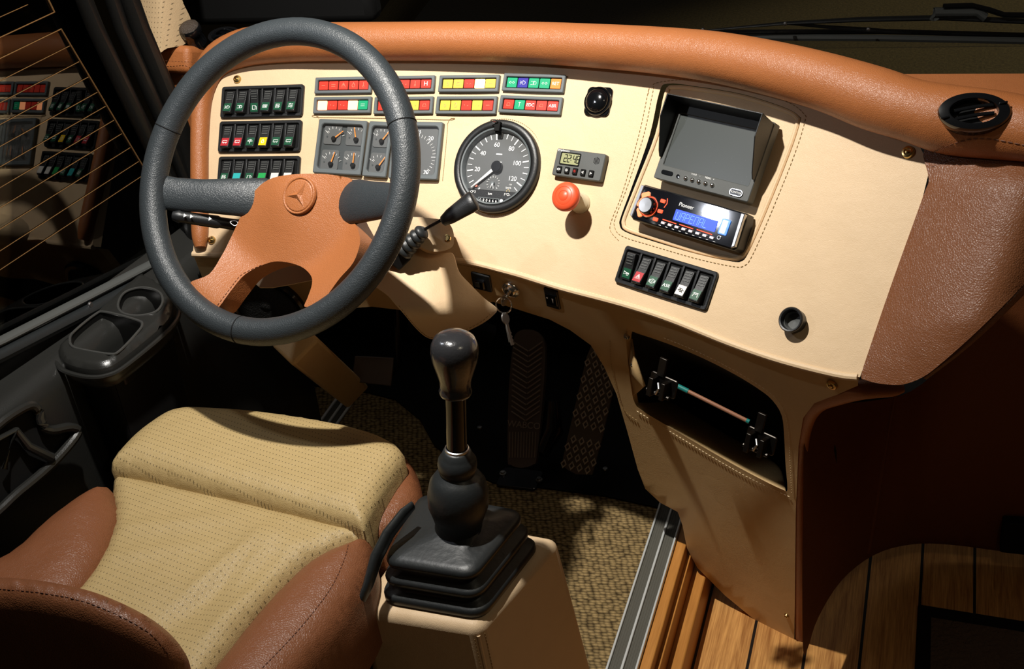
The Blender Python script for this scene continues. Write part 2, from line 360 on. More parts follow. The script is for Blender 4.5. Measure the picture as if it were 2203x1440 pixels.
def wood_mat(name, c1, c2, seams, x0=0, dx=.1, sw=.004):
    m, nt, b = newmat(name); L = nt.links.new; b.inputs['Roughness'].default_value = .42
    tc = node(nt, 'ShaderNodeTexCoord'); mp = node(nt, 'ShaderNodeMapping'); mp.inputs['Scale'].default_value = (26, 2.2, 8); L(tc.outputs['Object'], mp.inputs[0])
    nz = node(nt, 'ShaderNodeTexNoise', Scale=3.0, Detail=8.0, Roughness=.65, Distortion=.6); L(mp.outputs[0], nz.inputs[0]); mp2 = node(nt, 'ShaderNodeMapping'); mp2.inputs['Scale'].default_value = (400, 14, 8); L(tc.outputs['Object'], mp2.inputs[0])
    n2 = node(nt, 'ShaderNodeTexNoise', Scale=1.0, Detail=3.0); L(mp2.outputs[0], n2.inputs[0]); av = node(nt, 'ShaderNodeMixRGB', Fac=.4); L(nz.outputs['Fac'], av.inputs[1]); L(n2.outputs['Fac'], av.inputs[2])
    rp = node(nt, 'ShaderNodeValToRGB'); rp.color_ramp.elements[0].color = c1; rp.color_ramp.elements[1].color = c2; rp.color_ramp.elements[0].position = .36; rp.color_ramp.elements[1].position = .62; L(av.outputs[0], rp.inputs[0]); last = rp
    if seams:
        sx = node(nt, 'ShaderNodeSeparateXYZ'); L(tc.outputs['Object'], sx.inputs[0]); a = node(nt, 'ShaderNodeMath', operation='SUBTRACT'); a.inputs[1].default_value = x0; L(sx.outputs[0], a.inputs[0])
        d = node(nt, 'ShaderNodeMath', operation='DIVIDE'); d.inputs[1].default_value = dx; L(a.outputs[0], d.inputs[0]); f = node(nt, 'ShaderNodeMath', operation='FRACT'); ad = node(nt, 'ShaderNodeMath', operation='ADD'); ad.inputs[1].default_value = 100.0; L(d.outputs[0], ad.inputs[0]); L(ad.outputs[0], f.inputs[0])
        lt = node(nt, 'ShaderNodeMath', operation='LESS_THAN'); lt.inputs[1].default_value = sw/dx; L(f.outputs[0], lt.inputs[0]); mx = node(nt, 'ShaderNodeMixRGB'); mx.inputs[2].default_value = srgb(14, 11, 9); L(lt.outputs[0], mx.inputs[0]); L(rp.outputs[0], mx.inputs[1]); last = mx
    L(last.outputs[0], b.inputs['Base Color']); bp = node(nt, 'ShaderNodeBump', Strength=.6, Distance=.0006); L(n2.outputs['Fac'], bp.inputs['Height']); L(bp.outputs[0], b.inputs['Normal']); return m
WOODP = wood_mat('oak_planks', srgb(150, 98, 48), srgb(214, 158, 90), True, x0=-.2745, dx=.098, sw=.0055)
WOODE = wood_mat('oak_edging', srgb(166, 110, 48), srgb(190, 130, 62), False)
def asphalt_mat():
    m, nt, b = newmat('asphalt'); L = nt.links.new; b.inputs['Roughness'].default_value = .9; tc = node(nt, 'ShaderNodeTexCoord'); nz = node(nt, 'ShaderNodeTexNoise', Scale=60.0, Detail=8.0, Roughness=.8); L(tc.outputs['Object'], nz.inputs[0])
    rp = node(nt, 'ShaderNodeValToRGB'); rp.color_ramp.elements[0].color = srgb(46, 40, 24); rp.color_ramp.elements[1].color = srgb(112, 98, 62); rp.color_ramp.elements[0].position = .35; rp.color_ramp.elements[1].position = .75; L(nz.outputs['Fac'], rp.inputs[0]); L(rp.outputs[0], b.inputs['Base Color'])
    bp = node(nt, 'ShaderNodeBump', Strength=.6, Distance=.02); L(nz.outputs['Fac'], bp.inputs['Height']); L(bp.outputs[0], b.inputs['Normal']); return m
ASPH = asphalt_mat()
def ridged(name, col, axis, scale, rough=.5):
    m, nt, b = newmat(name); L = nt.links.new; b.inputs['Base Color'].default_value = col; b.inputs['Roughness'].default_value = rough; tc = node(nt, 'ShaderNodeTexCoord'); wv = node(nt, 'ShaderNodeTexWave', Scale=scale, bands_direction=axis); L(tc.outputs['Object'], wv.inputs[0])
    bp = node(nt, 'ShaderNodeBump', Strength=1.0, Distance=.001); L(wv.outputs['Fac'], bp.inputs['Height']); L(bp.outputs[0], b.inputs['Normal']); return m
RIDGE = ridged('ribbed_rubber', srgb(88, 86, 78), 'X', 70)

# ------------------------------------------------------------------ setting
def sbox(name, x0, x1, y0, y1, z0, z1, mat, bevel=0):
    o = MB().box(WF, (x0+x1)/2, (y0+y1)/2, (z0+z1)/2, x1-x0, y1-y0, z1-z0).build(name, mat, bevel=bevel); return struct(o)
fl = sbox('floor', -1.45, -.478, -.3, 2.35, -.03, 0, CARPET)
fl2 = sbox('floor', -.372, 1.3, -.3, 2.6, -.18, -.15, WOODP)
g = MB().add([(-14, 2.3, -1), (14, 2.3, -1), (14, 20, -1), (-14, 20, -1), (-14, -3, -1), (-1.6, -3, -1), (-1.6, 2.3, -1)], [(0, 1, 2, 3), (4, 5, 6, 0)]); struct(g.build('floor', ASPH))
sbox('wall_front', -1.5, .9, 2.36, 2.40, -.2, .55, BLKM)
# step edge strip: two aluminium-edged rubber treads, then stained wooden risers
st = MB()
for x0, x1 in ((-.4795, -.4755), (-.4550, -.4505), (-.4305, -.4265)): st.box(WF, (x0+x1)/2, 1.0, .004, x1-x0, 2.4, .012)
trim = struct(st.build('trim_1', ALU, bevel=.001))
rb = MB()
for x0, x1 in ((-.4755, -.4550), (-.4510, -.4300)): rb.box(WF, (x0+x1)/2, 1.0, -.001, x1-x0, 2.4, .012)
rb.build('ribbed_insert', RIDGE, trim)
struct(MB().box(WF, -.4165, 1.0, -.05, .020, 2.4, .10).build('trim_2', WOODE, bevel=.002))
struct(MB().box(WF, -.4030, 1.0, -.09, .008, 2.4, .12).build('trim_3', WOODE, bevel=.001))
struct(MB().box(WF, -.3860, 1.0, -.12, .028, 2.4, .085).build('trim_4', WOODE, bevel=.003))
st = MB(); a = onz(708, 908, .004); b = onz(752, 846, .004); dr = (b-a).normalized(); sd = Vector((dr.y, -dr.x, 0))
trim = None
pts = [a-dr*.25, b+dr*.02]
for k in (0, .022, .044): st.tube([p+sd*(k-.022) for p in pts], .0035, 8)
t5 = struct(st.build('trim_5', ALU)); r5 = MB()
for k in (.011, .033): 
    q = [p+sd*(k-.022) for p in pts]; r5.add([q[0]-sd*.009, q[0]+sd*.009, q[1]+sd*.009, q[1]-sd*.009], [(0, 1, 2, 3)])
r5.build('ribbed_insert', RIDGE, t5, solid=.003)
# side window: plane, pane, heating lines, frame, ledge
WP = (-1.407, 1.5, .9); WN = Vector((1, -.12, .055)).normalized(); WH = Vector((.12, 1, 0)).normalized()
def onw(x, y, off=0): return onplane(x, y, Vector(WP)+WN*off, WN)
pn = [onw(*p) for p in [(-420, -260), (150, -60), (262, 190), (420, 505), (-420, 980)]]
win = MB(); win.add(pn+[p-WN*.005 for p in pn], [(0, 1, 2, 3, 4), (9, 8, 7, 6, 5)]+[(i, (i+1) % 5, (i+1) % 5+5, i+5) for i in range(5)])
window = struct(win.build('window_1', GLASS, smooth=False))
GOLD = plain('heating_wire', srgb(128, 94, 56), .4, .2)
def wire(p, L, r=.0007):
    a = onw(*p, .0015); return MB().tube([a, a-WH*L], r, 6).build('heating_line', GOLD, window)
edge = [(150, 99), (170, 133), (190, 166), (209, 199), (227, 229), (245, 259), (262, 288), (280, 318), (298, 348), (310, 376)]
for p in edge: wire(p, 1.2)
wire((131, 63), 1.2, .0010); wire((118, 26), 1.2, .0010); wire((60, 10), 1.2)
MB().tube([onw(131, 62, .002), onw(316, 372, .002)], .0022, 6, flat=.4, up=WH).build('heating_line', GOLD, window)
MB().tube([onw(85, -40, .002), onw(117, 26, .002)], .0022, 6, flat=.4, up=WH).build('heating_line', GOLD, window)
PILB = plain('black_pillar_rubber', srgb(17, 17, 16), .36, bump=.0004, bscale=200)
def bar(name, P, rad, mat, flat=1, kind=None, parent=None, seg=12, up=(0, 0, 1)):
    o = MB().tube(P, rad, seg, up=up, flat=flat).build(name, mat, parent)
    if kind: o['kind'] = kind
    return o
bar('trim_6', [onw(45, -330, .03), onw(150, -80, .03), onw(205, 60, .03), onw(300, 260, .03), onw(405, 470, .03), onw(425, 520, .03)], .020, PILB, .7, 'structure')
bar('trim_7', [onw(108, -330, .045), onw(215, -80, .045), onw(262, 60, .045), onw(345, 250, .045), onw(418, 430, .045)], .016, PILB, .8, 'structure')
bar('trim_8', [onw(150, -330, .055), onw(258, -60, .055), onw(300, 60, .055), onw(372, 230, .055), onw(425, 390, .055)], .022, PILB, .8, 'structure')
bar('trim_9', [onw(-300, 872, .02), onw(0, 735, .02), onw(200, 633, .02), onw(400, 530, .02), onw(480, 488, .02)], [.0125]*5, plain('sill_strip', srgb(88, 90, 88), .4, .2), .5, 'structure')
bar('trim_10', [onw(-300, 905, .028), onw(0, 765, .028), onw(200, 663, .028), onw(400, 556, .028), onw(480, 515, .028)], .014, RUB, .8, 'structure')
# windscreen and its lower rail
wy = 2.30
gl = MB().add([(-1.35, wy+.0, .78), (1.3, wy, .78), (1.3, wy-.25, 2.4), (-1.35, wy-.25, 2.4)], [(0, 1, 2, 3)]); struct(gl.build('window_2', SCREENGL, solid=.004))
# A-pillar cover with perforated leather, pillar base
ap = [(215, -300), (350, -300), (380, -60), (392, 0), (412, 48), (402, 92), (360, 104), (338, 112), (312, 60)]
o = struct(sheet(MB(), smooth_px(ap, 4, True), lambda P: CAM+rays(P)*(2.26-.0005*np.abs(P[:, :1]-345)*-1-.05*np.cos(np.clip((P[:, :1]-345)/70, -1.5, 1.5))), (), 14, .05).build('trim_11', PILL))
struct(MB().box(Fr(at(470, 0, 2.62), (1, 0, 0), (0, 1, 0)), 0.12, 0, 0, .5, .06, .10).build('trim_12', BLKM, bevel=.02))

# door side: ledge, cup tray, lower panel with grab recess
DP = (-1.335, 1.4, .6); DN = Vector((1, -.12, .10)).normalized()
def ond(x, y, off=0): return onplane(x, y, Vector(DP)+DN*off, DN)
dp = thing('door_panel', 'black moulded door panel left of the driver seat', 'door panel', (-1.33, 1.3, .1))
rows = []
for y in np.linspace(.1, 1.95, 24):
    xo = .12*(y-1.4); r = []
    for dx, z in ((-.035, .655), (-.02, .625), (.0, .612), (.035, .606), (.055, .600), (.066, .588), (.070, .57), (.068, .50), (.062, .35), (.055, .10), (.05, -.0)):
        r.append(Vector((-1.365+xo+dx-.02, y, z)))
    rows.append(r)
MB().grid(rows).build('panel', DOORP, dp, solid=.02, angle=50)
# cup tray
TZ = .607
def tz(pts, z=TZ): return [(onz(x, y, z).x, onz(x, y, z).y) for x, y in pts]
tro = tz(smooth_px([(132, 772), (128, 752), (160, 722), (290, 606), (318, 600), (360, 628), (372, 662), (352, 700), (262, 775), (226, 794), (190, 796), (150, 786)], 5, True))
cupo = tz(smooth_px([(258, 668), (272, 642), (310, 631), (345, 640), (354, 662), (338, 684), (300, 692), (268, 686)], 6, True))
bino = tz(smooth_px([(155, 745), (162, 728), (208, 690), (232, 684), (300, 702), (310, 712), (300, 728), (262, 768), (240, 775), (180, 765), (160, 758)], 5, True))
tray = thing('cup_holder', 'black cup holder tray with round well and square bin on the door ledge', 'cup holder', (onz(250, 700, TZ).x, onz(250, 700, TZ).y, TZ))
P, T = cdt(tro, (cupo, bino), .008); m = MB(); O = np.array(densify(tro, .004)); 
def trayz(p):
    d = np.sqrt(((O-np.array(p))**2).sum(1)).min(); return TZ+.012*min(1, d/.010)**.5-.003*math.exp(-((d-.018)/.004)**2)
m.add([Vector((p[0], p[1], trayz(p))) for p in P], [tuple(t) for t in T]); m.build('tray_rim', DOORP, tray, angle=60)
def well(name, ol, dep, shr, mat):
    m = MB(); A = densify(ol, .006); c = np.mean(A, 0); rows = []
    for k, (s, z) in enumerate([(1.0, .012), (.985, .004), (1-shr*.5, -dep*.6), (1-shr, -dep*.93), (1-shr*1.25, -dep)]): rows.append([Vector((*(c+(a-c)*s), TZ+z)) for a in A])
    m.grid(rows, True); m.add([Vector((*(c+(a-c)*(1-shr*1.25)), TZ-dep)) for a in A], [list(range(len(A)))]); return m.build(name, mat, tray, angle=60)
WELLP = plain('shaded_well_plastic', srgb(16, 16, 15), .35); well('cup_well', cupo, .10, .12, WELLP); well('storage_bin', bino, .055, .10, WELLP)  # wells coloured darker than the tray, recess shade put into the plastic
for ol in (cupo, bino): MB().tube([Vector((*p, TZ+.0115)) for p in ol], .0024, 8, closed=True).build('well_lit_edge', plain('lit_edge_plastic', srgb(64, 64, 62), .22) if 'lit_edge_plastic' not in bpy.data.materials else bpy.data.materials['lit_edge_plastic'], tray)  # added beads in a lighter plastic, painted as lit edges of the wells
bl = MB(); A = tro; bl.grid([[Vector((*(p), TZ+.001)) for p in A], [Vector((p[0], p[1], TZ-.02)) for p in inset(A, -.004)], [Vector((p[0], p[1], TZ-.035)) for p in inset(A, .002)], [Vector((p[0], p[1], TZ-.045)) for p in inset(A, .018)]], True); bl.build('outer_skirt', DOORP, tray, angle=60)
MB().tube([Vector((*p, TZ-.008)) for p in inset(tro, -.009)], .0042, 8, closed=True).build('rolled_edge', DOORP, tray); bl = MB(); bl.grid([[Vector((p[0], p[1], TZ-z)) for p in inset(A, d)] for z, d in ((.04, .016), (.2, .026), (.35, .036))], True); bl.build('lower_body', BLKM, tray, angle=60)
# grab recess with bars (lower left)
gr = thing('door_grab_handle', 'black moulded grab recess with cross bars low on the door panel', 'door handle', ond(70, 980, .03))
rp_ = smooth_px([(-60, 1010), (-20, 930), (50, 878), (80, 880), (100, 925), (150, 920), (165, 935), (110, 1000), (40, 1060), (-40, 1120)], 5, True)
MB().tube([ond(x, y, .05) for x, y in rp_], .008, 10, closed=True).build('handle_surround', DOORP, gr)
MB().tube([ond(x, y, .055) for x, y in [(35, 925), (60, 960), (110, 985)]], [.005, .007, .008], 10).build('handle_bar', DOORP, gr)
MB().tube([ond(x, y, .055) for x, y in [(-30, 960), (30, 926), (10, 1010)]], [.005, .007, .005], 10).build('handle_bar', DOORP, gr)
sheet(MB(), rp_, lambda P: [ond(x, y, .04) for x, y in P], (), 20, .01).build('recess_back', BLKM, gr)
sc1 = MB().lathe(Fr(onw(193, 656, .035), (0, 1, 0), (0, 0, 1)), [(.0055, 0), (.0055, .002), (.004, .0035), (.001, .003)], 16).build('screw', STEEL, dp)

# ------------------------------------------------------------------ dashboard
dash = thing('dashboard', 'leather dashboard, beige face under a padded tan top roll', 'dashboard', (-.6, 1.75, 0))
face_o = [(446, 208), (452, 176), (480, 148), (560, 118), (700, 100), (900, 96), (1100, 100), (1300, 115), (1500, 145), (1700, 195), (1850, 245), (1980, 318), (1996, 350), (1999, 368), (1985, 425), (1900, 668), (1850, 812),
          (1798, 806), (1683, 777), (1571, 739), (1446, 689), (1344, 656), (1212, 621), (1096, 586), (976, 560), (800, 556), (600, 552), (480, 549), (415, 545)]
INS_O = smooth_px([(1436, 180), (1500, 186), (1600, 203), (1690, 232), (1719, 250), (1722, 262), (1700, 330), (1650, 455), (1610, 545), (1595, 562), (1575, 563), (1500, 547), (1400, 518), (1345, 499), (1333, 484), (1336, 465), (1360, 400), (1398, 290), (1418, 200)], 4, True)
sheet(MB(), face_o, lambda P: surf(P), (INS_O,), 22, .016).build('face_panel', BEIGE, dash, bevel=0, angle=40)
INS_I = smooth_px([(1452, 188), (1500, 192), (1600, 209), (1690, 238), (1715, 254), (1716, 266), (1695, 330), (1645, 455), (1607, 540), (1592, 555), (1572, 556), (1500, 541), (1405, 512), (1351, 494), (1342, 482), (1345, 465), (1371, 400), (1414, 290), (1434, 200)], 4, True)
sheet(MB(), INS_I, lambda P: surf(P, -.008), (), 22, .012).build('inset_panel', BEIGE, dash, bevel=.003)
MB().tube([Vector(q) for q in surf(INS_I, -.0075)], .0035, 8, closed=True, up=(0, -.8, .6)).build('inset_piping', BEIGE, dash)
FN = Vector((-.2, -.75, .6))
def st_line(px, mat, off=.0008, step=.0065, low=False, name='stitching', closed=False, r=.00055, shift=0):
    P = smooth_px(px, 6, closed); 
    if closed: P.append(P[0])
    return stitches(MB(), surf(P, off, low), FN, step=step, r=r).build(name, mat, dash)
ins_st = [(1414, 178), (1500, 172), (1600, 188), (1695, 220), (1728, 244), (1731, 262), (1708, 335), (1660, 455), (1618, 550), (1600, 572), (1575, 573), (1500, 557), (1400, 528), (1338, 508), (1322, 488), (1325, 465), (1350, 400), (1385, 290), (1404, 200)]
st_line(ins_st, STG, closed=True)
st_line([(x-(9 if x < 1500 else -7), y-(7 if y < 300 else -8)) for x, y in ins_st][13:]+[(1395, 200)], STG)
seam = [(976, 560), (1096, 586), (1212, 621), (1344, 656), (1446, 689), (1571, 739), (1683, 777), (1798, 806), (1846, 812)]
st_line([(x, y-6) for x, y in seam], PIPE); st_line([(x, y+7) for x, y in seam], STG, low=True, off=.001)
MB().tube([Vector(q) for q in surf(smooth_px([(415, 547), (600, 552), (800, 556)]+seam, 5), -.002)], .0055, 10).build('seam_roll', BEIGE, dash)
# lower fascia and centre console front: one leather skin with a niche
hole = smooth_px([(1347, 712), (1362, 712), (1430, 735), (1500, 764), (1571, 800), (1630, 836), (1662, 862), (1682, 895), (1687, 940), (1690, 1000), (1694, 1052), (1684, 1054), (1630, 1028), (1560, 990), (1450, 925), (1385, 886), (1366, 868), (1358, 835), (1350, 770)], 3, True)
low_o = [(416, 549), (600, 552), (800, 556)]+seam+[(1846, 830), (1800, 850), (1752, 868), (1728, 900), (1718, 960), (1712, 1100), (1710, 1300), (1708, 1408), (1690, 1392), (1640, 1348), (1560, 1282), (1500, 1222), (1478, 1180), (1468, 1130), (1458, 1102), (1420, 1082), (1388, 1052), (1372, 1010), (1350, 930), (1326, 848), (1300, 790), (1271, 743), (1227, 711), (1183, 688), (1104, 663), (1061, 650), (1010, 662), (900, 672), (800, 660), (700, 668), (640, 690), (520, 692), (470, 670), (440, 610)]
sheet(MB(), low_o, lambda P: surf(P, 0, True), (hole,), 24, .018).build('lower_fascia', BEIGE2, dash, angle=40)
def lowp(x, y, off=0): return Vector(surf([(x, y)], off, True)[0])
hp = [Vector(q) for q in surf(hole, -.002, True)]; bk = (Vector((.30, .70, -.75))).normalized()
MB().grid([hp, [q+bk*.02 for q in hp]], True).build('niche_edge', BEIGE2, dash)
hq = [q+bk*.018 for q in hp]; nl = MB(); nl.grid([hq, [q+bk*.22 for q in hq]], True); nl.add([q+bk*.22 for q in hq], [list(range(len(hq)))]); nl.build('niche_lining', BLKM, dash)
# shelf lip of the niche
fr_ = surf([(1362, 856), (1385, 888), (1450, 928), (1560, 993), (1630, 1031), (1692, 1056)], -.004, True); bkp = [(1384, 828), (1412, 842), (1480, 880), (1580, 940), (1640, 972), (1686, 1002)]
rows = [[], [], [], []]
for a, (x, y) in zip(fr_, bkp):
    a = Vector(a); dpt = (a-Vector(CAM)).dot(Vector(-M3[:, 2])); b = at(x, y, dpt+.085)
    rows[0].append(a+Vector((0, .0, -.02))); rows[1].append(a+Vector((0, .002, -.003))); rows[2].append(a.lerp(b, .25)+Vector((0, 0, .002))); rows[3].append(b)
MB().grid(rows).build('niche_shelf', BEIGE2, dash, solid=.006, sub=2)
lw = MB().grid([[Vector(q) for q in surf([(1346, 712), (1351, 780), (1364, 850)], -.003, True)], [at(*p, 1.98) for p in [(1356, 709), (1364, 770), (1384, 832)]]]); lw.build('niche_side', BEIGE2, dash, solid=.004)
st_line([(1430, 728), (1500, 757), (1571, 793), (1634, 830), (1672, 860), (1690, 895), (1697, 940), (1700, 1000), (1703, 1062)], PIPE, .0012, low=True)
st_line([(1372, 886), (1450, 934), (1560, 1000), (1630, 1038), (1700, 1070)], PIPE, .0012, low=True)
st_line([(1312, 735), (1316, 790), (1330, 850), (1345, 885), (1372, 906)], STG, .0012, low=True)
# snap screws
def snap(x, y, mat, r=.0075, low=False, nm='snap_button'):
    f = frame_at(x, y, .0, low); return MB().lathe(f, [(r, 0), (r, .0015), (r*.85, .004), (r*.55, .0045), (r*.5, .0030), (r*.28, .0030), (r*.25, .0055), (.0002, .006)], 24).build(nm, mat, dash)
snap(511, 171, BRASS); snap(456, 517, BRASS); snap(1954, 328, BRASS, .009)
snap(1791, 827, BRASS, .0085, True); snap(1693, 1324, BRASS, .005, True)
for (x, y) in ((1349, 723), (1363, 783)): snap(x, y, STEEL, .005, True, 'screw')
# padded roll running along the top and down the left edge
roll = [(431, 532, 12), (430, 500, 18), (429, 400, 19), (430, 280, 20), (437, 195, 24), (462, 135, 34), (520, 104, 40), (600, 93, 41), (700, 90, 41), (850, 89, 41), (1000, 89, 42), (1150, 92, 44), (1300, 100, 47), (1420, 109, 50), (1540, 123, 54), (1660, 147, 58), (1780, 178, 62), (1880, 212, 68), (1960, 237, 67), (2040, 257, 74), (2130, 268, 74), (2220, 280, 70), (2330, 294, 68)]
RS = smooth_px(roll, 5); P = surf([(p[0], p[1]) for p in RS], np.interp([p[0] for p in RS], [430, 700, 1200, 1700, 1950, 2050], [.008, .018, .026, .036, .034, .02])); rr = []; pts = []
for p, q in zip(RS, P):
    d = (Vector(q)-Vector(CAM)).dot(Vector(-M3[:, 2])); rr.append(p[2]*d/FPX); pts.append(Vector(q))
roll_o = MB().tube(pts, rr, 28, up=(0, -.75, .6)).build('padded_roll', TAN, dash, angle=60)
# brown side bolster at the right of the face
def bol(P):
    d0 = np.array([(Vector(q)-Vector(CAM)).dot(Vector(-M3[:, 2])) for q in surf(P, .004)]); P = np.array(P)
    xl = np.interp(P[:, 1], [330, 380, 430, 800, 830], [1992, 1997, 1985, 1850, 1862]); s = np.clip((P[:, 0]-xl)/240, 0, 1.6)
    yt = np.interp(P[:, 1], [320, 400, 700, 840], [0, 1, 1, .3])
    d = d0-.030*np.sin(np.clip(s*1.9, 0, math.pi))*yt+.10*np.maximum(0, s-.75)**2+.0
    return CAM+rays(P)*d[:, None]
bo = smooth_px([(1988, 322), (2050, 306), (2110, 300), (2180, 310), (2260, 332), (2340, 360), (2330, 470), (2203, 612), (2110, 706), (2030, 778), (1985, 812), (1940, 828), (1895, 826), (1862, 818), (1853, 808), (1870, 752), (1922, 600), (1985, 425), (1998, 385)], 4, True)
o = sheet(MB(), bo, bol, (), 22, .03).build('side_bolster', BROWN, dash, bevel=.006, angle=50)
pass
stitches(MB(), [Vector(q) for q in bol(smooth_px([(2008, 358), (2060, 340), (2120, 332), (2203, 348), (2280, 370)], 5))], FN, .0085, .006, .0007).build('stitching', STD, dash)
# top shelf to the right, behind the roll
sh = [onz(*p, .93) for p in [(1900, 200), (1925, 156), (2203, 158), (2420, 160)]]
mb = MB(); a = onz(1860, 156, .87); b = onz(2500, 159, .87); mb.box(WF, (a.x+b.x)/2, a.y-.07, .850, b.x-a.x, .14, .04); mb.build('top_shelf', TAN, dash, bevel=.008, segs=3)
mb = MB(); c1 = smooth_px([(1880, 150), (1960, 163), (2040, 170), (2080, 178), (2088, 195), (2080, 215), (1900, 230)], 4, True); sheet(mb, c1, lambda P: [onz(x, y, .876) for x, y in P], (), 15, .008, tdir=(0, 0, -1)).build('shelf_lid', TAN, dash, bevel=.002)
# black pad and side block at the left end
MB().box(Fr(at(392, 128, 2.27), (1, -.1, 0), (0, .4, 1)), 0, 0, 0, .075, .05, .06).build('end_block', TAN, dash, bevel=.012, segs=4)
MB().box(Fr(at(398, 175, 2.30), (1, -.3, 0), (0, .1, 1)), 0, -.02, 0, .06, .14, .04).build('end_block', TAN, dash, bevel=.008, segs=3)
stitches(MB(), [at(358, 131, 2.235), at(392, 133, 2.225), at(420, 134, 2.22)], FN, .0065).build('stitching', STD, dash)
# brown piping strip down the right edge of the console, and the arm under the bolster
dtr = thing('console_trim', 'brown leather edge strip down the right side of the beige console', 'trim strip', lowp(1722, 1405))
tp = [(1724, 1408, 13), (1722, 1300, 13), (1720, 1150, 13), (1722, 1000, 14), (1732, 920, 15), (1756, 872, 19), (1805, 850, 22), (1860, 838, 22), (1920, 838, 16), (1945, 836, 8)]
RS = smooth_px(tp, 5); pts = []; rr = []
for p in RS:
    q = Vector(surf([(min(p[0], 1860), p[1])], -.012, True)[0]); d = (q-Vector(CAM)).dot(Vector(-M3[:, 2])); pts.append(at(p[0], p[1], d)); rr.append(p[2]*d/FPX)
MB().tube(pts, rr, 16, up=(0, -1, 0)).build('edge_strip', TAN, dtr, angle=60)
# dark brown stairwell panel
def vwall(poly):
    A = [np.array(p) for p in poly]
    def fn(P):
        out = []
        for r in rays(P):
            best = None
            for a, b in zip(A, A[1:]):
                e = b-a; M_ = np.array([[r[0], -e[0]], [r[1], -e[1]]]); t, s = np.linalg.solve(M_, a)
                if -.02 <= s <= 1.02 and t > 0: best = (t if best is None else min(best, t))
            if best is None: e = A[-1]-A[-2]; t, s = np.linalg.solve(np.array([[r[0], -e[0]], [r[1], -e[1]]]), A[-2]); best = t
            out.append(CAM+r*best)
        return np.array(out)
    return fn
q0 = pts[0]
wl = []
for k in range(25):
    t = k/24; 
p0 = np.array([-.165, 1.50]); p1 = np.array([-.100, 1.78]); p2 = np.array([-.02, 1.90]); p3 = np.array([.12, 1.95]); p4 = np.array([.8, 1.97])
pol = smooth_px([p0, p1, p2, p3, p4], 5)
wo = smooth_px([(1728, 1080), (1730, 960), (1745, 900), (1800, 872), (1880, 862), (1960, 842), (2060, 760), (2203, 620), (2400, 480), (2420, 800), (2420, 1205), (2203, 1192), (2050, 1173), (1960, 1172), (1880, 1195), (1810, 1250), (1760, 1330), (1738, 1395), (1728, 1400), (1726, 1250)], 4, True)
wp_ = thing('stairwell_panel', 'dark brown leather panel beside the console above the wooden floor', 'wall panel', (0, 1.95, .1))
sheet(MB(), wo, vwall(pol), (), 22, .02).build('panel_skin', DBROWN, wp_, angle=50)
MB().tube([Vector(q) for q in vwall(pol)(smooth_px([(1868, 1190), (1880, 1120), (1905, 960), (1925, 850)], 4))], .004, 8).build('seam_welt', DBROWN, wp_)
# diagonal welt under the bolster
MB().tube([Vector(q)+Vector((0, .03, 0)) for q in bol(smooth_px([(1985, 836), (2080, 762), (2203, 645), (2330, 510)], 4))], .007, 8).build('edge_welt', BROWN, wp_)
MB().box(Fr(Vector(vwall(pol)([(2205, 1145)])[0])-Vector((0, .01, 0)), (1, 0, 0), (0, 0, 1)), 0, 0, 0, .085, .075, .03).build('step_lamp', BLKM, wp_, bevel=.004)
# side wall behind everything on the right, front lower wall
sbox('wall_right', .85, .9, 1.2, 2.6, -.2, .9, DBROWN)

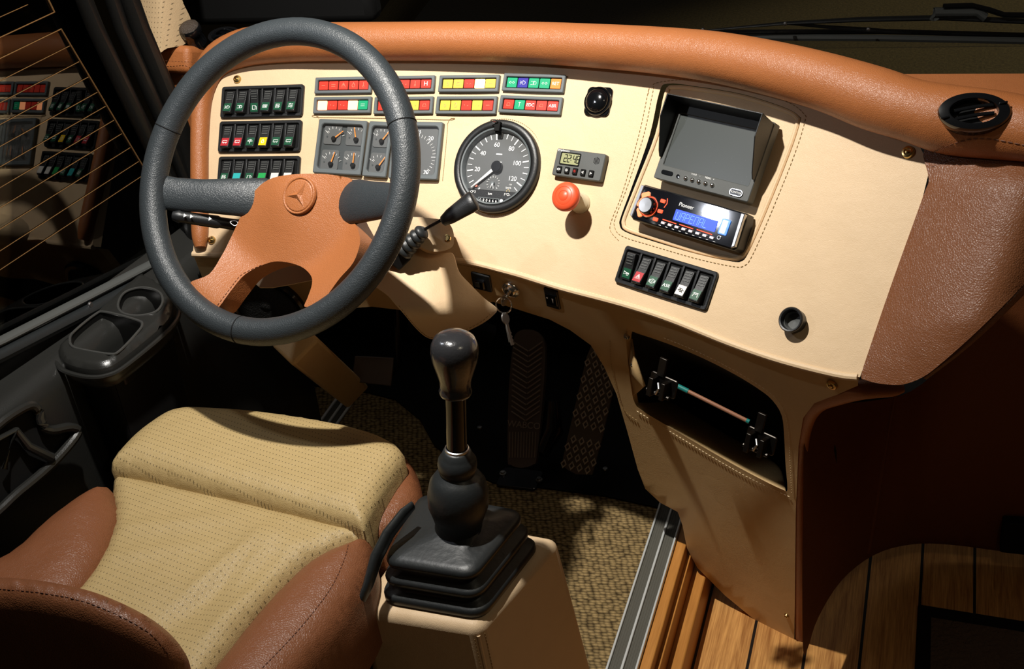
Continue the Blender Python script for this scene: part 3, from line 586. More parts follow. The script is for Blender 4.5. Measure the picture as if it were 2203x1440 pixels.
# ------------------------------------------------------------------ switches, lamps and gauges on the face
GL = {  # white line symbols in a unit square
 'lamp': [[(-.9, .5), (-.1, .5), (-.1, -.5), (-.9, -.5)], [(.1, .6), (.7, .4), (.9, 0), (.7, -.4), (.1, -.6), (.1, .6)]],
 'fog': [[(-.9, .5), (-.3, .3)], [(-.9, 0), (-.3, 0)], [(-.9, -.5), (-.3, -.3)], [(0, .6), (.7, .4), (.9, 0), (.7, -.4), (0, -.6), (0, .6)]],
 'door': [[(-.6, -.7), (-.6, .6), (.4, .6), (.4, -.7), (-.6, -.7)], [(.4, .6), (.9, .2), (.9, -.8)]],
 'grid': [[(-.8, .5), (.8, .5), (.8, -.5), (-.8, -.5), (-.8, .5)], [(-.8, 0), (.8, 0)], [(-.3, .5), (-.3, -.5)], [(.3, .5), (.3, -.5)]],
 'box': [[(-.7, .7), (.5, .7), (.5, -.7), (-.7, -.7), (-.7, .7)], [(-.7, .2), (.5, .2)], [(-.7, -.2), (.9, -.3)]],
 'waves': [[(-.8, .6), (-.3, .8), (.3, .5), (.8, .7)], [(-.8, 0), (-.3, .2), (.3, -.1), (.8, .1)], [(-.8, -.6), (-.3, -.4), (.3, -.7), (.8, -.5)]],
 'bus': [[(-.8, .5), (.8, .5), (.9, -.3), (-.9, -.3), (-.8, .5)], [(-.5, -.3), (-.4, -.6), (-.2, -.3)], [(.3, -.3), (.5, -.6), (.6, -.3)]],
 'wiper': [[(-.9, .1), (-.5, .6), (0, .75), (.5, .6), (.9, .1), (-.9, .1)], [(0, .7), (.0, -.8)]],
 'horn': [[(-.9, .5), (-.9, -.5), (-.2, -.15), (.9, -.1), (.9, .15), (-.2, .15), (-.9, .5)], [(.0, -.15), (.1, -.6), (.6, -.6), (.6, -.1)]],
 'tri': [[(0, .8), (.85, -.6), (-.85, -.6), (0, .8)], [(0, .35), (.4, -.35), (-.4, -.35), (0, .35)]],
 'bolt': [[(.7*math.cos(k*.524), .7*math.sin(k*.524)) for k in range(13)], [(.1, .4), (-.2, 0), (.2, 0), (-.1, -.4)], [(-.95, .5), (-1, 0), (-.95, -.5)], [(.95, .5), (1, 0), (.95, -.5)]],
 'gear': [[(.5*math.cos(k*.524), .5*math.sin(k*.524)) for k in range(13)], [(-1, 0), (-.5, 0)], [(.5, 0), (1, 0)], [(-.7, .7), (.7, -.7)], [(-.3, .0), (.3, 0)]],
 'table': [[(-.9, .5), (.9, .5)], [(-.5, .5), (-.8, -.7)], [(.5, .5), (.8, -.7)], [(-.35, .1), (.35, .1)]],
 'term': [[(0, .9), (0, -.2)], [(-.2, -.2), (.2, -.2), (.25, -.7), (-.25, -.7), (-.2, -.2)]],
 'dash': [[(-.6, 0), (.6, 0)]], 'lines': [[(-.7, .3), (.7, .3)], [(-.7, -.3), (.7, -.3)]], 'dots': [[(-.7, .2), (-.5, .0)], [(.3, -.2), (.7, .0)]],
 'hammer': [[(0, -.8), (0, .7)], [(-.4, .5), (0, .8), (.5, .5)]], 'blob': [[(0, .4), (.3, .1), (.2, -.5), (-.2, -.5), (-.3, .1), (0, .4)]],
 'arc': [[(-.6, -.4), (-.4, .4), (.4, .4), (.6, -.4), (-.6, -.4)]], 'chain': [[(-.9, 0), (-.5, .35), (-.1, 0), (-.5, -.35), (-.9, 0)], [(.9, 0), (.5, .35), (.1, 0), (.5, -.35), (.9, 0)]],
 'drop': [[(0, .8), (.5, -.1), (.3, -.6), (-.3, -.6), (-.5, -.1), (0, .8)]], 'none': []}
def glyph(g, fr, s, mat, parent, name='symbol', z=0, r=.0005, sy=1.0):
    m = MB()
    for L in GL[g]:
        m.tube([fr.p(a*s, b*s*sy, z) for a, b in L], r, 4, up=fr.z, flat=.5)
    return m.build(name, mat, parent, smooth=False) if m.v else None
def rocker(fr, x, parent, tab, g, txt=None, up=False, w=.0182, h=.043):
    rk = MB(); f = fr.sub(x, -.001, 0)
    prof = [(h/2, .002), (h/2-.001, .0055), (h*.25, .0075), (0, .0098), (-h*.3, .0140), (-h/2+.002, .0165), (-h/2, .0150), (-h/2, .002)]
    if up: prof = [(h/2, .002), (h/2, .0115), (h/2-.003, .0125), (h*.2, .0100), (0, .0082), (-h*.3, .0065), (-h/2+.001, .0055), (-h/2, .002)]
    n = len(prof); vs = [f.p(sx*w/2*.86, b, c) for sx in (-1, 1) for b, c in prof]
    rk.add(vs, [list(range(n)), list(range(n, 2*n))[::-1]]+[(i, i+n, (i+1) % n+n, (i+1) % n) for i in range(n)])
    o = rk.build('rocker_switch', BLK, parent, bevel=.0008)
    zi = lambda b: float(np.interp(b, [p[0] for p in prof[1:-1]][::-1], [p[1] for p in prof[1:-1]][::-1]))
    rb = MB()
    for k in range(4):
        b = h*.40-k*.0042; rb.box(Fr(f.p(0, b, zi(b)+.0004), f.x, f.p(0, b-.002, zi(b-.002))-f.p(0, b+.002, zi(b+.002))), 0, 0, 0, w*.60, .0014, .0014)
    rb.build('grip_rib', GREYP, o)
    b0, b1 = -h*.07, -h*.42; tb = MB(); tw = w*.78
    c0 = [f.p(sx*tw/2, b, zi(b)+.0003) for b in (b0, (b0+b1)/2, b1) for sx in (-1, 1)]; dz = f.z*.0008
    tb.add(c0+[q+dz for q in c0], [(6, 7, 9, 8), (8, 9, 11, 10), (0, 1, 7, 6), (4, 10, 11, 5), (0, 6, 8, 2), (2, 8, 10, 4), (1, 3, 9, 7), (3, 5, 11, 9)])
    t = tb.build('symbol_tab', TAB[tab], o, smooth=False); bm_ = (b0+b1)/2
    ff = Fr(f.p(0, bm_, zi(bm_)+.0013), f.x, f.p(0, b0, zi(b0))-f.p(0, b1, zi(b1)))
    ink = DARKP if tab == 'w' else WHITE
    if txt: text(txt, ff, .0075, ink, o, 'symbol')
    elif g != 'none': glyph(g, ff, .0052, ink, o)
def switch_panel(TL, TR, BL, BR, spec, label, base=True, group='rocker switch panels on the dash'):
    f, W, Hh = quad(TL, TR, BL, BR); t = thing('switch_panel', label, 'switch panel', f.o, group)
    MB().ring(f, rrect(W, Hh, .005), rrect(W-.010, Hh-.012, .003), 0, .006, .0012).build('surround', BLK, t)
    MB().prism(f, rrect(W-.009, Hh-.011, .003), -.002, .0018).build('back_plate', BLKM, t)
    dv = MB(); n = len(spec); pw = (W-.012)/n
    for k in range(1, n): dv.box(f, -W/2+.006+pw*k, 0, .003, .0035, Hh-.011, .005)
    dv.build('divider', BLK, t, bevel=.0005)
    for k, sp_ in enumerate(spec):
        tab, gl_ = sp_[0], sp_[1]; rocker(f, -W/2+.006+pw*(k+.5), t, tab, gl_, sp_[2] if len(sp_) > 2 else None, len(sp_) > 3)
    return t
switch_panel((479, 188), (656, 183), (478, 256), (653, 251), [('g', 'fog'), ('g', 'lamp'), ('g', 'door', None, 1), ('g', 'grid'), ('g', 'box'), ('g', 'waves')], 'black row of six rocker switches with green tabs, top row left of the gauges')
switch_panel((474, 263), (652, 259), (473, 329), (648, 327), [('r', 'bus'), ('r', 'bus'), ('g', 'wiper'), ('y', 'drop'), ('g', 'bus'), ('g', 'bus')], 'black row of six rocker switches with two red tabs and a yellow one')
switch_panel((473, 338), (648, 337), (470, 404), (645, 403), [('g', 'box'), ('c', 'none'), ('g', 'door'), ('G', 'none'), ('w', 'none'), ('w', 'none')], 'black row of six rocker switches with a cyan tab, just above the wheel spoke')
switch_panel((1350, 530), (1548, 586), (1325, 606), (1522, 672), [('g', 'horn', None, 1), ('r', 'tri'), ('g', 'bolt'), ('g', 'none', 'ASR'), ('w', 'gear'), ('g', 'table')], 'black row of six rocker switches with a red hazard tab, below the car radio')

def lamp_panel(TL, TR, BL, BR, cols, gl, label):
    f, W, Hh = quad(TL, TR, BL, BR); t = thing('warning_lamp_panel', label, 'warning lamps', f.o, 'warning lamp strips along the top of the dash')
    MB().ring(f, rrect(W, Hh, .0015, n=2), rrect(W-.012, Hh-.011, .0008, n=2), 0, .0065, .0012).build('bezel', BEZ, t)
    MB().prism(f, rrect(W-.011, Hh-.010, .001, n=2), -.002, .0022).build('lamp_tray', BLKM, t)
    n = 5; pw = (W-.013)/n
    for k, c in enumerate(cols):
        x = -W/2+.0065+pw*(k+.5); ff = f.sub(x, 0, 0)
        o = MB().prism(ff, rrect(pw-.0016, Hh-.0135, .0008, n=2), .001, .0042, .0004).build('lit_lens' if c in 'RY' else 'lens', LENS[c], t)
        g = gl[k]
        if g and g.isupper(): text(g, ff, .0075 if len(g) > 1 else .011, LENS['Y'] if 0 else WHITE, o, 'symbol', z=.0044)
        elif g and c not in 'RY': glyph(g, ff, .0055, WHITE if c in 'gbo' else SYM, o, z=.0045, r=.0003)
    return t
SYM = plain('pale_symbol', srgb(236, 150, 120), .5)
lamp_panel((681, 169), (803, 166), (680, 203), (802, 202), 'rrrrr', ['dash', 'lines', 'tri', 'drop', 'term'], 'upper left warning lamp strip with five dark red squares above the gauges')
lamp_panel((678, 211), (802, 209), (677, 246), (800, 245), 'RrrRg', ['', 'dots', 'dots', '', 'lines'], 'warning lamp strip with two glowing lamps and a green end square')
lamp_panel((809, 166), (939, 164), (808, 201), (936, 199), 'rrrrr', ['dash', 'lines', 'dots', 'term', 'H'], 'red warning lamp strip ending in H, partly behind the wheel rim')
lamp_panel((808, 211), (936, 209), (807, 247), (932, 246), 'rrryr', ['blob', 'dots', 'dash', 'dots', 'arc'], 'warning lamp strip with one yellow square, partly behind the wheel rim')
lamp_panel((948, 164), (1078, 163), (946, 200), (1075, 199), 'yyrYy', ['blob', 'arc', 'dots', '', 'dash'], 'warning lamp strip with a glowing yellow square above the speedometer')
lamp_panel((942, 209), (1073, 209), (940, 247), (1069, 247), 'yyryr', ['blob', 'drop', 'dots', 'dots', 'dash'], 'unlit yellow and red warning lamp strip directly above the speedometer')
lamp_panel((1087, 160.5), (1221, 162), (1083, 196), (1214, 203), 'gbggo', ['chain', 'fog', 'lamp', 'chain', 'RET'], 'green, blue and orange warning lamp strip reading RET')
lamp_panel((1080, 207), (1214, 211), (1075, 243), (1208, 250), 'rgrrr', ['arc', 'hammer', 'EDC', 'arc', 'ABR'], 'warning lamp strip with one green hammer symbol and red EDC and ABR squares')

# gauge cluster
def glass_plate(f, pts, z, parent, name='glass_cover'):
    return MB().prism(f, pts, z, z+.0008).build(name, GAUGEGL, parent, smooth=False)
cl = thing('gauge_cluster', 'black framed cluster of small orange needle gauges behind the steering wheel', 'gauges', surf([(820, 322)])[0])
def small_gauge(f, W, Hh, ang, parent, lab):
    d = MB().prism(f, rrect(W, Hh, .004), .001, .0030, .0003).build('gauge_dial', GAUGE, parent)
    tk = MB(); cx, cy = W*.12, -Hh*.22
    for k in range(7):
        a = math.radians(140-k*20); r0, r1 = Hh*.50, Hh*.62; tk.tube([f.p(cx*.5+r0*math.cos(a), cy+r0*math.sin(a), .0033), f.p(cx*.5+r1*math.cos(a), cy+r1*math.sin(a), .0033)], .00035, 4, up=f.z)
    tk.build('scale_marks', WHITE, d, smooth=False)
    a = math.radians(ang); nd = MB(); q0 = f.p(cx, cy, .0062); q1 = f.p(cx+Hh*.62*math.cos(a), cy+Hh*.62*math.sin(a), .0062); nd.tube([q0, q1], [.0013, .0007], 6, up=f.z, flat=.5); nd.build('needle', ORN, d)
    MB().lathe(f.sub(cx, cy), [(.0042, .003), (.0042, .0075), (.003, .0085)], 20).build('needle_hub', BLKM, d)
    MB().prism(f.sub(-W*.3, -Hh*.12), circ(.0016, 12), .003, .0035).build('pictogram', GAUGED, d); MB().tube([f.sub(-W*.27, Hh*.10).p(a_, b_, .0034) for a_, b_ in ((-.002, 0), (0, .002), (.002, 0), (0, -.002), (-.002, 0))], .0004, 4, up=f.z).build('pictogram', WHITE, d, smooth=False)
def module(TL, TR, BL, BR):
    f, W, Hh = quad(TL, TR, BL, BR); MB().ring(f, rrect(W, Hh, .003), rrect(W-.014, Hh-.016, .006), -.002, .010, .0015).build('bezel', BEZ, cl); MB().prism(f, rrect(W-.013, Hh-.015, .005), -.002, .0012).build('mask', GAUGED, cl); return f, W, Hh
f, W, Hh = module((689, 259), (794, 262), (680, 373), (782, 381))
for i, (x, y, a) in enumerate([(-.21, .235, 40), (.25, .235, 105), (-.21, -.235, 75), (.25, -.235, 90)]): small_gauge(f.sub(x*W, y*Hh), W*.36, Hh*.37, a, cl, '')
glass_plate(f, rrect(W-.014, Hh-.016, .005), .0088, cl)
f, W, Hh = module((797, 263), (848, 266), (786, 381), (838, 385))
for x, y, a in [(0, .235, 55), (0, -.235, 58)]: small_gauge(f.sub(x, y*Hh), W*.62, Hh*.37, a, cl, '')
glass_plate(f, rrect(W-.014, Hh-.016, .005), .0088, cl)
f, W, Hh = module((851, 265), (957, 265), (841, 386), (946, 390))
td = MB().prism(f, rrect(W-.016, Hh-.018, .004), .001, .003).build('tachometer_dial', GAUGE, cl)
tk = MB(); cc = (-.004, -.010); R_ = .040
for k in range(31):
    a = math.radians(225-k*9); r0 = R_*(.86 if k % 5 else .80); tk.tube([f.p(cc[0]+r0*math.cos(a), cc[1]+r0*math.sin(a), .0034), f.p(cc[0]+R_*math.cos(a), cc[1]+R_*math.sin(a), .0034)], .0004 if k % 5 else .0007, 4, up=f.z)
tk.build('scale_marks', WHITE, td, smooth=False)
joined_text([('20', f.sub(.024, .022), .010, .0034), ('30', f.sub(.021, -.036), .010, .0034), ('15', f.sub(.001, .033), .008, .0034), ('x100', f.sub(-.002, -.043), .0065, .0034), ('10', f.sub(-.028, .018), .009, .0034)], WHITE, td)
MB().prism(f.sub(-.0005, -.020), rrect(.014, .008, .0005), .003, .0042).build('green_band', TAB['g'], td)
MB().tube([f.p(cc[0], cc[1], .007), f.p(cc[0]-.022, cc[1]-.022, .007)], [.0012, .0006], 6, up=f.z).build('needle', ORN, td); MB().lathe(f.sub(*cc), [(.006, .003), (.006, .008), (.004, .009)], 20).build('needle_hub', BLKM, td)
glass_plate(f, rrect(W-.014, Hh-.016, .005), .0088, cl)
st_line([(683, 378), (679, 372), (687, 259), (692, 253), (956, 258), (963, 266), (952, 388)], STG, step=.004)

# speedometer (tachograph)
f = frame_at(1072.5, 360.5); f = f.rot(1.0); R0 = .0775
spd = thing('speedometer', 'large round speedometer with white numerals 20 to 120 and a white needle', 'speedometer', f.o)
MB().lathe(f, [(R0, -.002), (R0, .011), (R0-.002, .0135), (R0-.010, .0145), (R0-.0135, .0115), (R0-.0135, .003)], 72, cap=False).build('bezel', BLK, spd, angle=50)
MB().lathe(f, [(R0-.0132, .0125), (R0-.0135, .0135), (R0-.016, .0130), (R0-.0185, .0045), (R0-.0185, .003)], 72, cap=False).build('inner_ring', BEZ, spd, angle=50)
dl = MB().lathe(f, [(R0-.004, -.002), (R0-.004, .0025), (.0001, .0025)], 64, cap=False).build('dial', GAUGE, spd)
def pol(r, deg, z): a = math.radians(deg); return f.p(r*math.cos(a), r*math.sin(a), z)
tk = MB()
for k in range(26):
    v = k*5; a = 234-2.2*v; big = v % 20 == 0; tk.tube([pol(.0455 if big else .048, a, .0032), pol(.0565, a, .0032)], .0011 if big else (.0006 if v % 10 else .0008), 4, up=f.z, flat=.5)
tk.build('scale_marks', WHITE, dl, smooth=False)
items = []
for v in (20, 40, 60, 80, 100, 120):
    a = math.radians(234-2.2*v); r = .0375 if v < 100 else .035; items.append((str(v), f.sub(r*math.cos(a), r*math.sin(a)), .0105, .0032))
items += [('km/h', f.sub(.026, -.033), .005, .0032), ('125', f.sub(.0285, -.0275), .0035, .0032)]
joined_text(items, WHITE, dl)
MB().prism(f.sub(-.001, .0215), rrect(.011, .002, .0004, n=2), .0025, .0032).build('maker_mark', WHITE, dl, smooth=False); MB().prism(f.sub(-.0005, .0085), rrect(.013, .0013, .0004, n=2), .0025, .0032).build('maker_mark', WHITE, dl, smooth=False)
na = 223; MB().add([pol(.0005, na, .0078)+(pol(1, na+90, 0)-f.o)*.0028, pol(.0005, na, .0078)-(pol(1, na+90, 0)-f.o)*.0028, pol(.056, na, .0078)-(pol(1, na+90, 0)-f.o)*.0012, pol(.056, na, .0078)+(pol(1, na+90, 0)-f.o)*.0012], [(0, 1, 2, 3)]).build('needle', WHITE, spd, solid=.0015)
MB().lathe(f, [(.0095, .0026), (.0095, .009), (.008, .0105), (.0001, .0105)], 28).build('needle_hub', BLKG, spd)
fs = f.sub(-.0035, -.0275); tk = MB()
for k in range(12):
    a = math.radians(220-k*24); tk.tube([fs.p(.0095*math.cos(a), .0095*math.sin(a), .0032), fs.p(.0125*math.cos(a), .0125*math.sin(a), .0032)], .0004, 4, up=f.z)
tk.build('clock_marks', WHITE, dl, smooth=False)
MB().lathe(fs, [(.003, .0026), (.003, .006), (.0001, .006)], 16).build('clock_hub', BEZ, spd)
MB().tube([fs.p(0, 0, .0055), fs.p(-.003, -.0085, .0055)], [.0009, .0004], 5).build('clock_hand', WHITE, spd); MB().tube([fs.p(0, 0, .0055), fs.p(.003, -.009, .0055)], [.0009, .0004], 5).build('clock_hand', WHITE, spd)
MB().lathe(f.sub(-.0335, -.034), [(.0028, .0026), (.0024, .0055), (.0001, .006)], 16).build('warning_lamp', plain('salmon_lens', srgb(214, 120, 100), .4), spd)
MB().lathe(f.sub(.026, -.0385), [(.0030, .0026), (.0030, .0033), (.0022, .0033), (.0022, .0027)], 16, cap=False).build('small_emblem', BRASS, dl)
def chord(y0, y1, r): 
    a0 = math.asin(y0/r); a1 = math.asin(y1/r); n = 8; A = [a0+(a1-a0)*k/n for k in range(n+1)]
    return [(r*math.cos(a), r*math.sin(a)) for a in A]+[(-r*math.cos(a), r*math.sin(a)) for a in A[::-1]]
MB().prism(f, chord(-.0735, -.0405, R0-.004), .0025, .0105, .0008).build('lower_cover', BLK, spd)
joined_text([('O*2', f.sub(-.034, -.0455), .0060, .0107), ('km', f.sub(-.002, -.0465), .0062, .0107), ('1*O-', f.sub(.029, -.0455), .0060, .0107)], WHITE, spd)
MB().ring(f.sub(-.003, -.0580), rrect(.040, .0095, .001, n=2), rrect(.036, .0062, .0006, n=2), .010, .0118, .0004).build('counter_frame', BEZ, spd)
MB().prism(f.sub(-.003, -.0580), rrect(.037, .007, .0006, n=2), .0095, .0108).build('counter_window', BLKG, spd, smooth=False)
joined_text([(c, f.sub(-.018+k*.0058, -.0580), .0062, .0110) for k, c in enumerate('080666')], WHITE, spd)
MB().lathe(f.sub(.0215, -.0570), [(.0030, .010), (.0030, .0130), (.0001, .0138)], 18).build('reset_button', WHITE, spd)
MB().lathe(f.sub(.0275, -.0590), [(.0055, .008), (.0055, .0125), (.0001, .0130)], 22).build('lock', BLKM, spd)
lk = MB(); lk.box(f.sub(-.004, .0640), 0, 0, .016, .010, .016, .010); lk.box(f.sub(-.0045, .058), 0, 0, .013, .008, .010, .007); lk.build('lock_latch', BLKM, spd, bevel=.001)
MB().tube([f.p(-.0095+.0062*math.cos(k*.524), .0715+.0022*math.sin(k*.524), .024) for k in range(12)], .0009, 6, closed=True).build('key_loop', CHROME, spd)
glass_plate(f, chord(-.040, R0-.015, R0-.0140), .0112, spd)
stitches(MB(), [f.p((R0+.004)*math.cos(a/20), (R0+.004)*math.sin(a/20), .0008) for a in range(127)], f.z, .004, .0026, .0005).build('stitching', STG, dash)

# round mirror control
f, W, Hh = quad((1266, 187), (1321, 190), (1255, 249), (1313, 252)); t = thing('mirror_control', 'square gloss black plate with a round dome knob right of the warning lamps', 'control knob', f.o)
MB().prism(f, rrect(W*.95, Hh, .008), 0, .004, .0012).build('plate', BLKG, t)
MB().lathe(f, [(.0235, .003), (.0235, .006), (.0225, .0075), (.021, .0075), (.0205, .006)], 40, cap=False).build('collar', BLKG, t)
MB().lathe(f, [(.0205, .004), (.0195, .009), (.0165, .013), (.0115, .0155), (.006, .0165), (.0001, .017)], 40).build('dome_knob', BLKG, t, angle=60)
MB().lathe(f.sub(-.002, -.0135, .011), [(.0028, 0), (.0028, .002), (.0001, .0022)], 14).build('indicator', GREYP, t)

# heater timer
f, W, Hh = quad((1206, 323), (1311, 335), (1195, 379), (1298, 395)); t = thing('heater_timer', 'small dark grey timer with a display reading 22:48 and five keys', 'timer', f.o)
MB().prism(f, rrect(W, Hh, .003), 0, .012, .0012).build('housing', GREYP, t)
lc = MB().prism(f.sub(-W*.19, Hh*.16), rrect(W*.385, Hh*.42, .0012, n=2), .011, .0124).build('display', LCDG, t, smooth=False)
MB().ring(f.sub(-W*.19, Hh*.16), rrect(W*.41, Hh*.47, .0015, n=2), rrect(W*.375, Hh*.40, .0012, n=2), .0115, .0135, .0003).build('display_rim', BLKM, t)
def seg7(mb, fr, s, hh, ww, r=.0005, z=0):
    SEG = {'0': 'abcdef', '1': 'bc', '2': 'abged', '3': 'abgcd', '4': 'fgbc', '5': 'afgcd', '6': 'afgedc', '7': 'abc', '8': 'abcdefg', '9': 'abcdfg', 'A': 'abcefg', 'P': 'abefg', 'E': 'afged', 'L': 'fed', 'M': 'abcef', 'T': 'aij', 'W': 'bcdef', ' ': ''}
    pt = {'a': ((0, 1), (1, 1)), 'b': ((1, 1), (1, .5)), 'c': ((1, .5), (1, 0)), 'd': ((0, 0), (1, 0)), 'e': ((0, 0), (0, .5)), 'f': ((0, .5), (0, 1)), 'g': ((0, .5), (1, .5)), 'i': ((.5, 1), (.5, .5)), 'j': ((.5, .5), (.5, 0))}
    x = 0
    for ch in s:
        if ch == ':': mb.box(fr, x, hh*.3, z, r*2, r*2, r); mb.box(fr, x, hh*.7, z, r*2, r*2, r); x += ww*.5; continue
        for q in SEG.get(ch, ''):
            (a, b), (c, d) = pt[q]; sl = hh*.10
            mb.tube([fr.p(x+a*ww*.72+b*sl, b*hh, z), fr.p(x+c*ww*.72+d*sl, d*hh, z)], r, 4, up=fr.z)
        x += ww*1.05
    return mb
seg7(MB(), f.sub(-W*.315, Hh*.04), '22:48', Hh*.26, .0062, .0006, .0128).build('digits', DARKP, lc, smooth=False)
text('Webasto', f.sub(-W*.36, Hh*.43), .006, WHITE, t, 'lettering', z=.0122)
for k in range(5):
    ff = f.sub(-W*.36+k*W*.165, -Hh*.27); o = MB().prism(ff, rrect(.0085, .0105, .001, n=2), .011, .0150, .0008).build('key', BLKM, t)
    glyph(['bolt', 'box', 'waves', 'tri', 'tri'][k], ff.rot([0, 0, 0, 90, -90][k]), .0026, WHITE if k != 2 else LENS['r'], o, z=.0152, r=.0003)
gv = MB()
for k in range(5): gv.box(f.sub(W*.345+(k-2)*.0022, Hh*.22), 0, 0, .0121, .0009, .012-.002*abs(k-2), .0006)
gv.build('sensor_grille', BLKM, t)

# emergency stop
f = frame_at(1250, 438); t = thing('emergency_stop_button', 'orange red mushroom push button standing out below the timer', 'push button', f.o); ft = f
MB().lathe(ft, [(.0165, 0), (.0165, .003), (.0145, .005), (.0145, .026), (.0125, .029), (.0125, .044)], 36).build('collar', plain('cream_plastic', srgb(206, 192, 160), .45), t, angle=50)
MB().lathe(ft, [(r_, z_+.010) for r_, z_ in [(.0125, .032), (.0185, .033), (.0225, .036), (.0232, .040), (.0225, .0445), (.0195, .0475), (.0150, .0490), (.0146, .0484), (.0135, .0492), (.0085, .0498), (.0081, .0492), (.0075, .0500), (.0001, .0502)]], 48).build('mushroom_head', REDP, t, angle=60)
MB().lathe(ft, [(.0130, .0328), (.0131, .0370)], 24, cap=False).build('marking_band', BLKM, t)

# monitor with sun visor
OF = .016
fm, SW, SH = quad((1470, 246), (1651, 284), (1422, 352.5), (1610, 401.5), OF)
t = thing('reversing_monitor', 'black monitor with a folded sun visor and a blank grey screen', 'monitor', fm.o-fm.z*OF)
x0, x1, y0, y1 = -SW/2-.0095, SW/2+.0075, -SH/2-.0225, SH/2+.016
hp_ = [(x1-.001, y1), (x0+.001, y1), (x0, y0), (x1, y0)]; w2, h2 = x1-x0, y1-y0; cx, cy = (x0+x1)/2, (y0+y1)/2
MB().ring(fm, rrect(w2, h2, .003, cx, cy), rrect(SW, SH, .002), -OF, .001, .0010).build('housing', GREYP, t)
MB().prism(fm, rrect(w2-.004, h2-.004, .003, cx, cy), -OF, -.004).build('back_shell', GREYP, t)
MB().prism(fm, rrect(SW+.001, SH+.001, .001, n=2), -.004, -.0012).build('screen', SCREEN, t, smooth=False)
vis = MB()
yt = SH/2+.014; D = .040
def quadslab(a, b, c, d, th): 
    n = (b-a).cross(d-a).normalized()*th; vis.add([a, b, c, d, a+n, b+n, c+n, d+n], [(0, 3, 2, 1), (4, 5, 6, 7), (0, 1, 5, 4), (1, 2, 6, 5), (2, 3, 7, 6), (3, 0, 4, 7)])
xa, xb = x0+.002, x1-.002
quadslab(fm.p(xa, yt, 0), fm.p(xb, yt, 0), fm.p(xb, yt+.004, D), fm.p(xa, yt+.004, D), .0018)
for xx in (xa, xb):
    pr = [(yt, 0), (yt+.004, D), (yt-.030, D*.98), (-SH/2+.018, .013), (-SH/2+.010, .006), (-SH/2+.010, 0)]
    vs = [fm.p(xx+s*.0009, b, c) for s in (-1, 1) for b, c in pr]; n = len(pr); vis.add(vs, [list(range(n)), list(range(n, 2*n))[::-1]]+[(i, i+n, (i+1) % n+n, (i+1) % n) for i in range(n)])
vis.build('sun_visor', BLK, t, bevel=.0005, smooth=False)
yb = -SH/2-.0115
for k in range(5): MB().lathe(fm.sub(-SW*.19+k*.0118, yb), [(.0036, 0), (.0034, .0028), (.002, .0042), (.0001, .0046)], 20).build('button', CHROME, t, angle=60)
MB().prism(fm.sub(-SW*.42, yb+.001), rrect(.021, .0068, .003), 0, .0022, .0005).build('infrared_window', BLKG, t); MB().lathe(fm.sub(-SW*.285, yb), [(.003, 0), (.003, .002), (.0001, .0022)], 16).build('power_led', BLKG, t)
bd = MB().prism(fm.sub(SW*.40, yb-.002), rrect(.0235, .0115, .0055), .0005, .0026, .0006).build('badge', CHROME, t); MB().prism(fm.sub(SW*.40, yb-.002), rrect(.0195, .0078, .0038), .0020, .0030).build('badge_field', BLKG, bd); text('MONITOR', fm.sub(SW*.40, yb-.002), .0042, WHITE, bd, z=.0031)
joined_text([('V1/V2', fm.sub(-SW*.115, yb+.0085), .0038, .0012), ('MENU', fm.sub(SW*.05, yb+.0085), .0038, .0012), ('-', fm.sub(-SW*.045, yb+.0085), .004, .0012), ('+', fm.sub(SW*.115, yb+.0085), .0045, .0012)], WHITE, t)

# car radio
OF = .024
fr0, W, Hh = quad((1379, 397), (1608, 456), (1353, 467), (1579, 542), OF)
t = thing('car_radio', 'slim car radio with lit red keys, round knob and a blue display', 'car radio', fr0.o-fr0.z*OF)
uv = lambda u, v, z=0: fr0.sub((u-.5)*W, (.5-v)*Hh, z)
MB().prism(fr0, [(W/2, Hh*.30), (W/2-.003, Hh*.5), (-W/2+.003, Hh*.5), (-W/2, Hh*.3), (-W/2-.001, -Hh*.42), (-W/2+.004, -Hh*.5), (W/2-.003, -Hh*.5), (W/2+.001, -Hh*.42)], -OF-.004, -.002, .004).build('chassis', BLK, t, bevel=.001)
MB().prism(fr0, rrect(W*.965, Hh*.94, .004), -.004, .0, .001).build('faceplate', plain('piano_black', srgb(14, 15, 20), .06, spec=.8, coat=1), t)
for s in (-1, 1): MB().prism(fr0, [(s*W*.488, Hh*.46), (s*W*.455, Hh*.46), (s*W*.470, -Hh*.46), (s*W*.498, -Hh*.40)], -.006, .0022, .001).build('side_trim', plain('satin_silver', (.55, .55, .56, 1), .3, .9), t)
BLUE = plain('blue_display', srgb(34, 60, 200), .3, emit=srgb(40, 80, 255), es=.9)
lc = MB().prism(uv(.592, .55), rrect(W*.392, Hh*.30, .0008, n=2), 0, .0006).build('display', BLUE, t, smooth=False)
seg7(MB(), uv(.415, .66), 'WAPEMAL', Hh*.20, .0078, .00032, .0009).build('digits', plain('lcd_text', srgb(120, 160, 255), .5, emit=srgb(130, 170, 255), es=1.2), lc, smooth=False)
text('Pioneer', uv(.475, .255), .0085, WHITE, t, z=.0005)
kn = uv(.150, .545); REDL = plain('red_backlight', srgb(200, 30, 20), .4, emit=(1, .10, .03, 1), es=1.6); REDK = plain('lit_key', srgb(240, 120, 80), .3, emit=(1, .22, .08, 1), es=1.2)
MB().lathe(kn, [(.0152, 0), (.0152, .0012), (.0140, .0012)], 40, cap=False).build('knob_halo', REDL, t)
MB().lathe(kn, [(.0160, 0), (.0168, .002), (.0160, .0032), (.0152, .0015)], 40, cap=False).build('knob_bezel', CHROME, t)
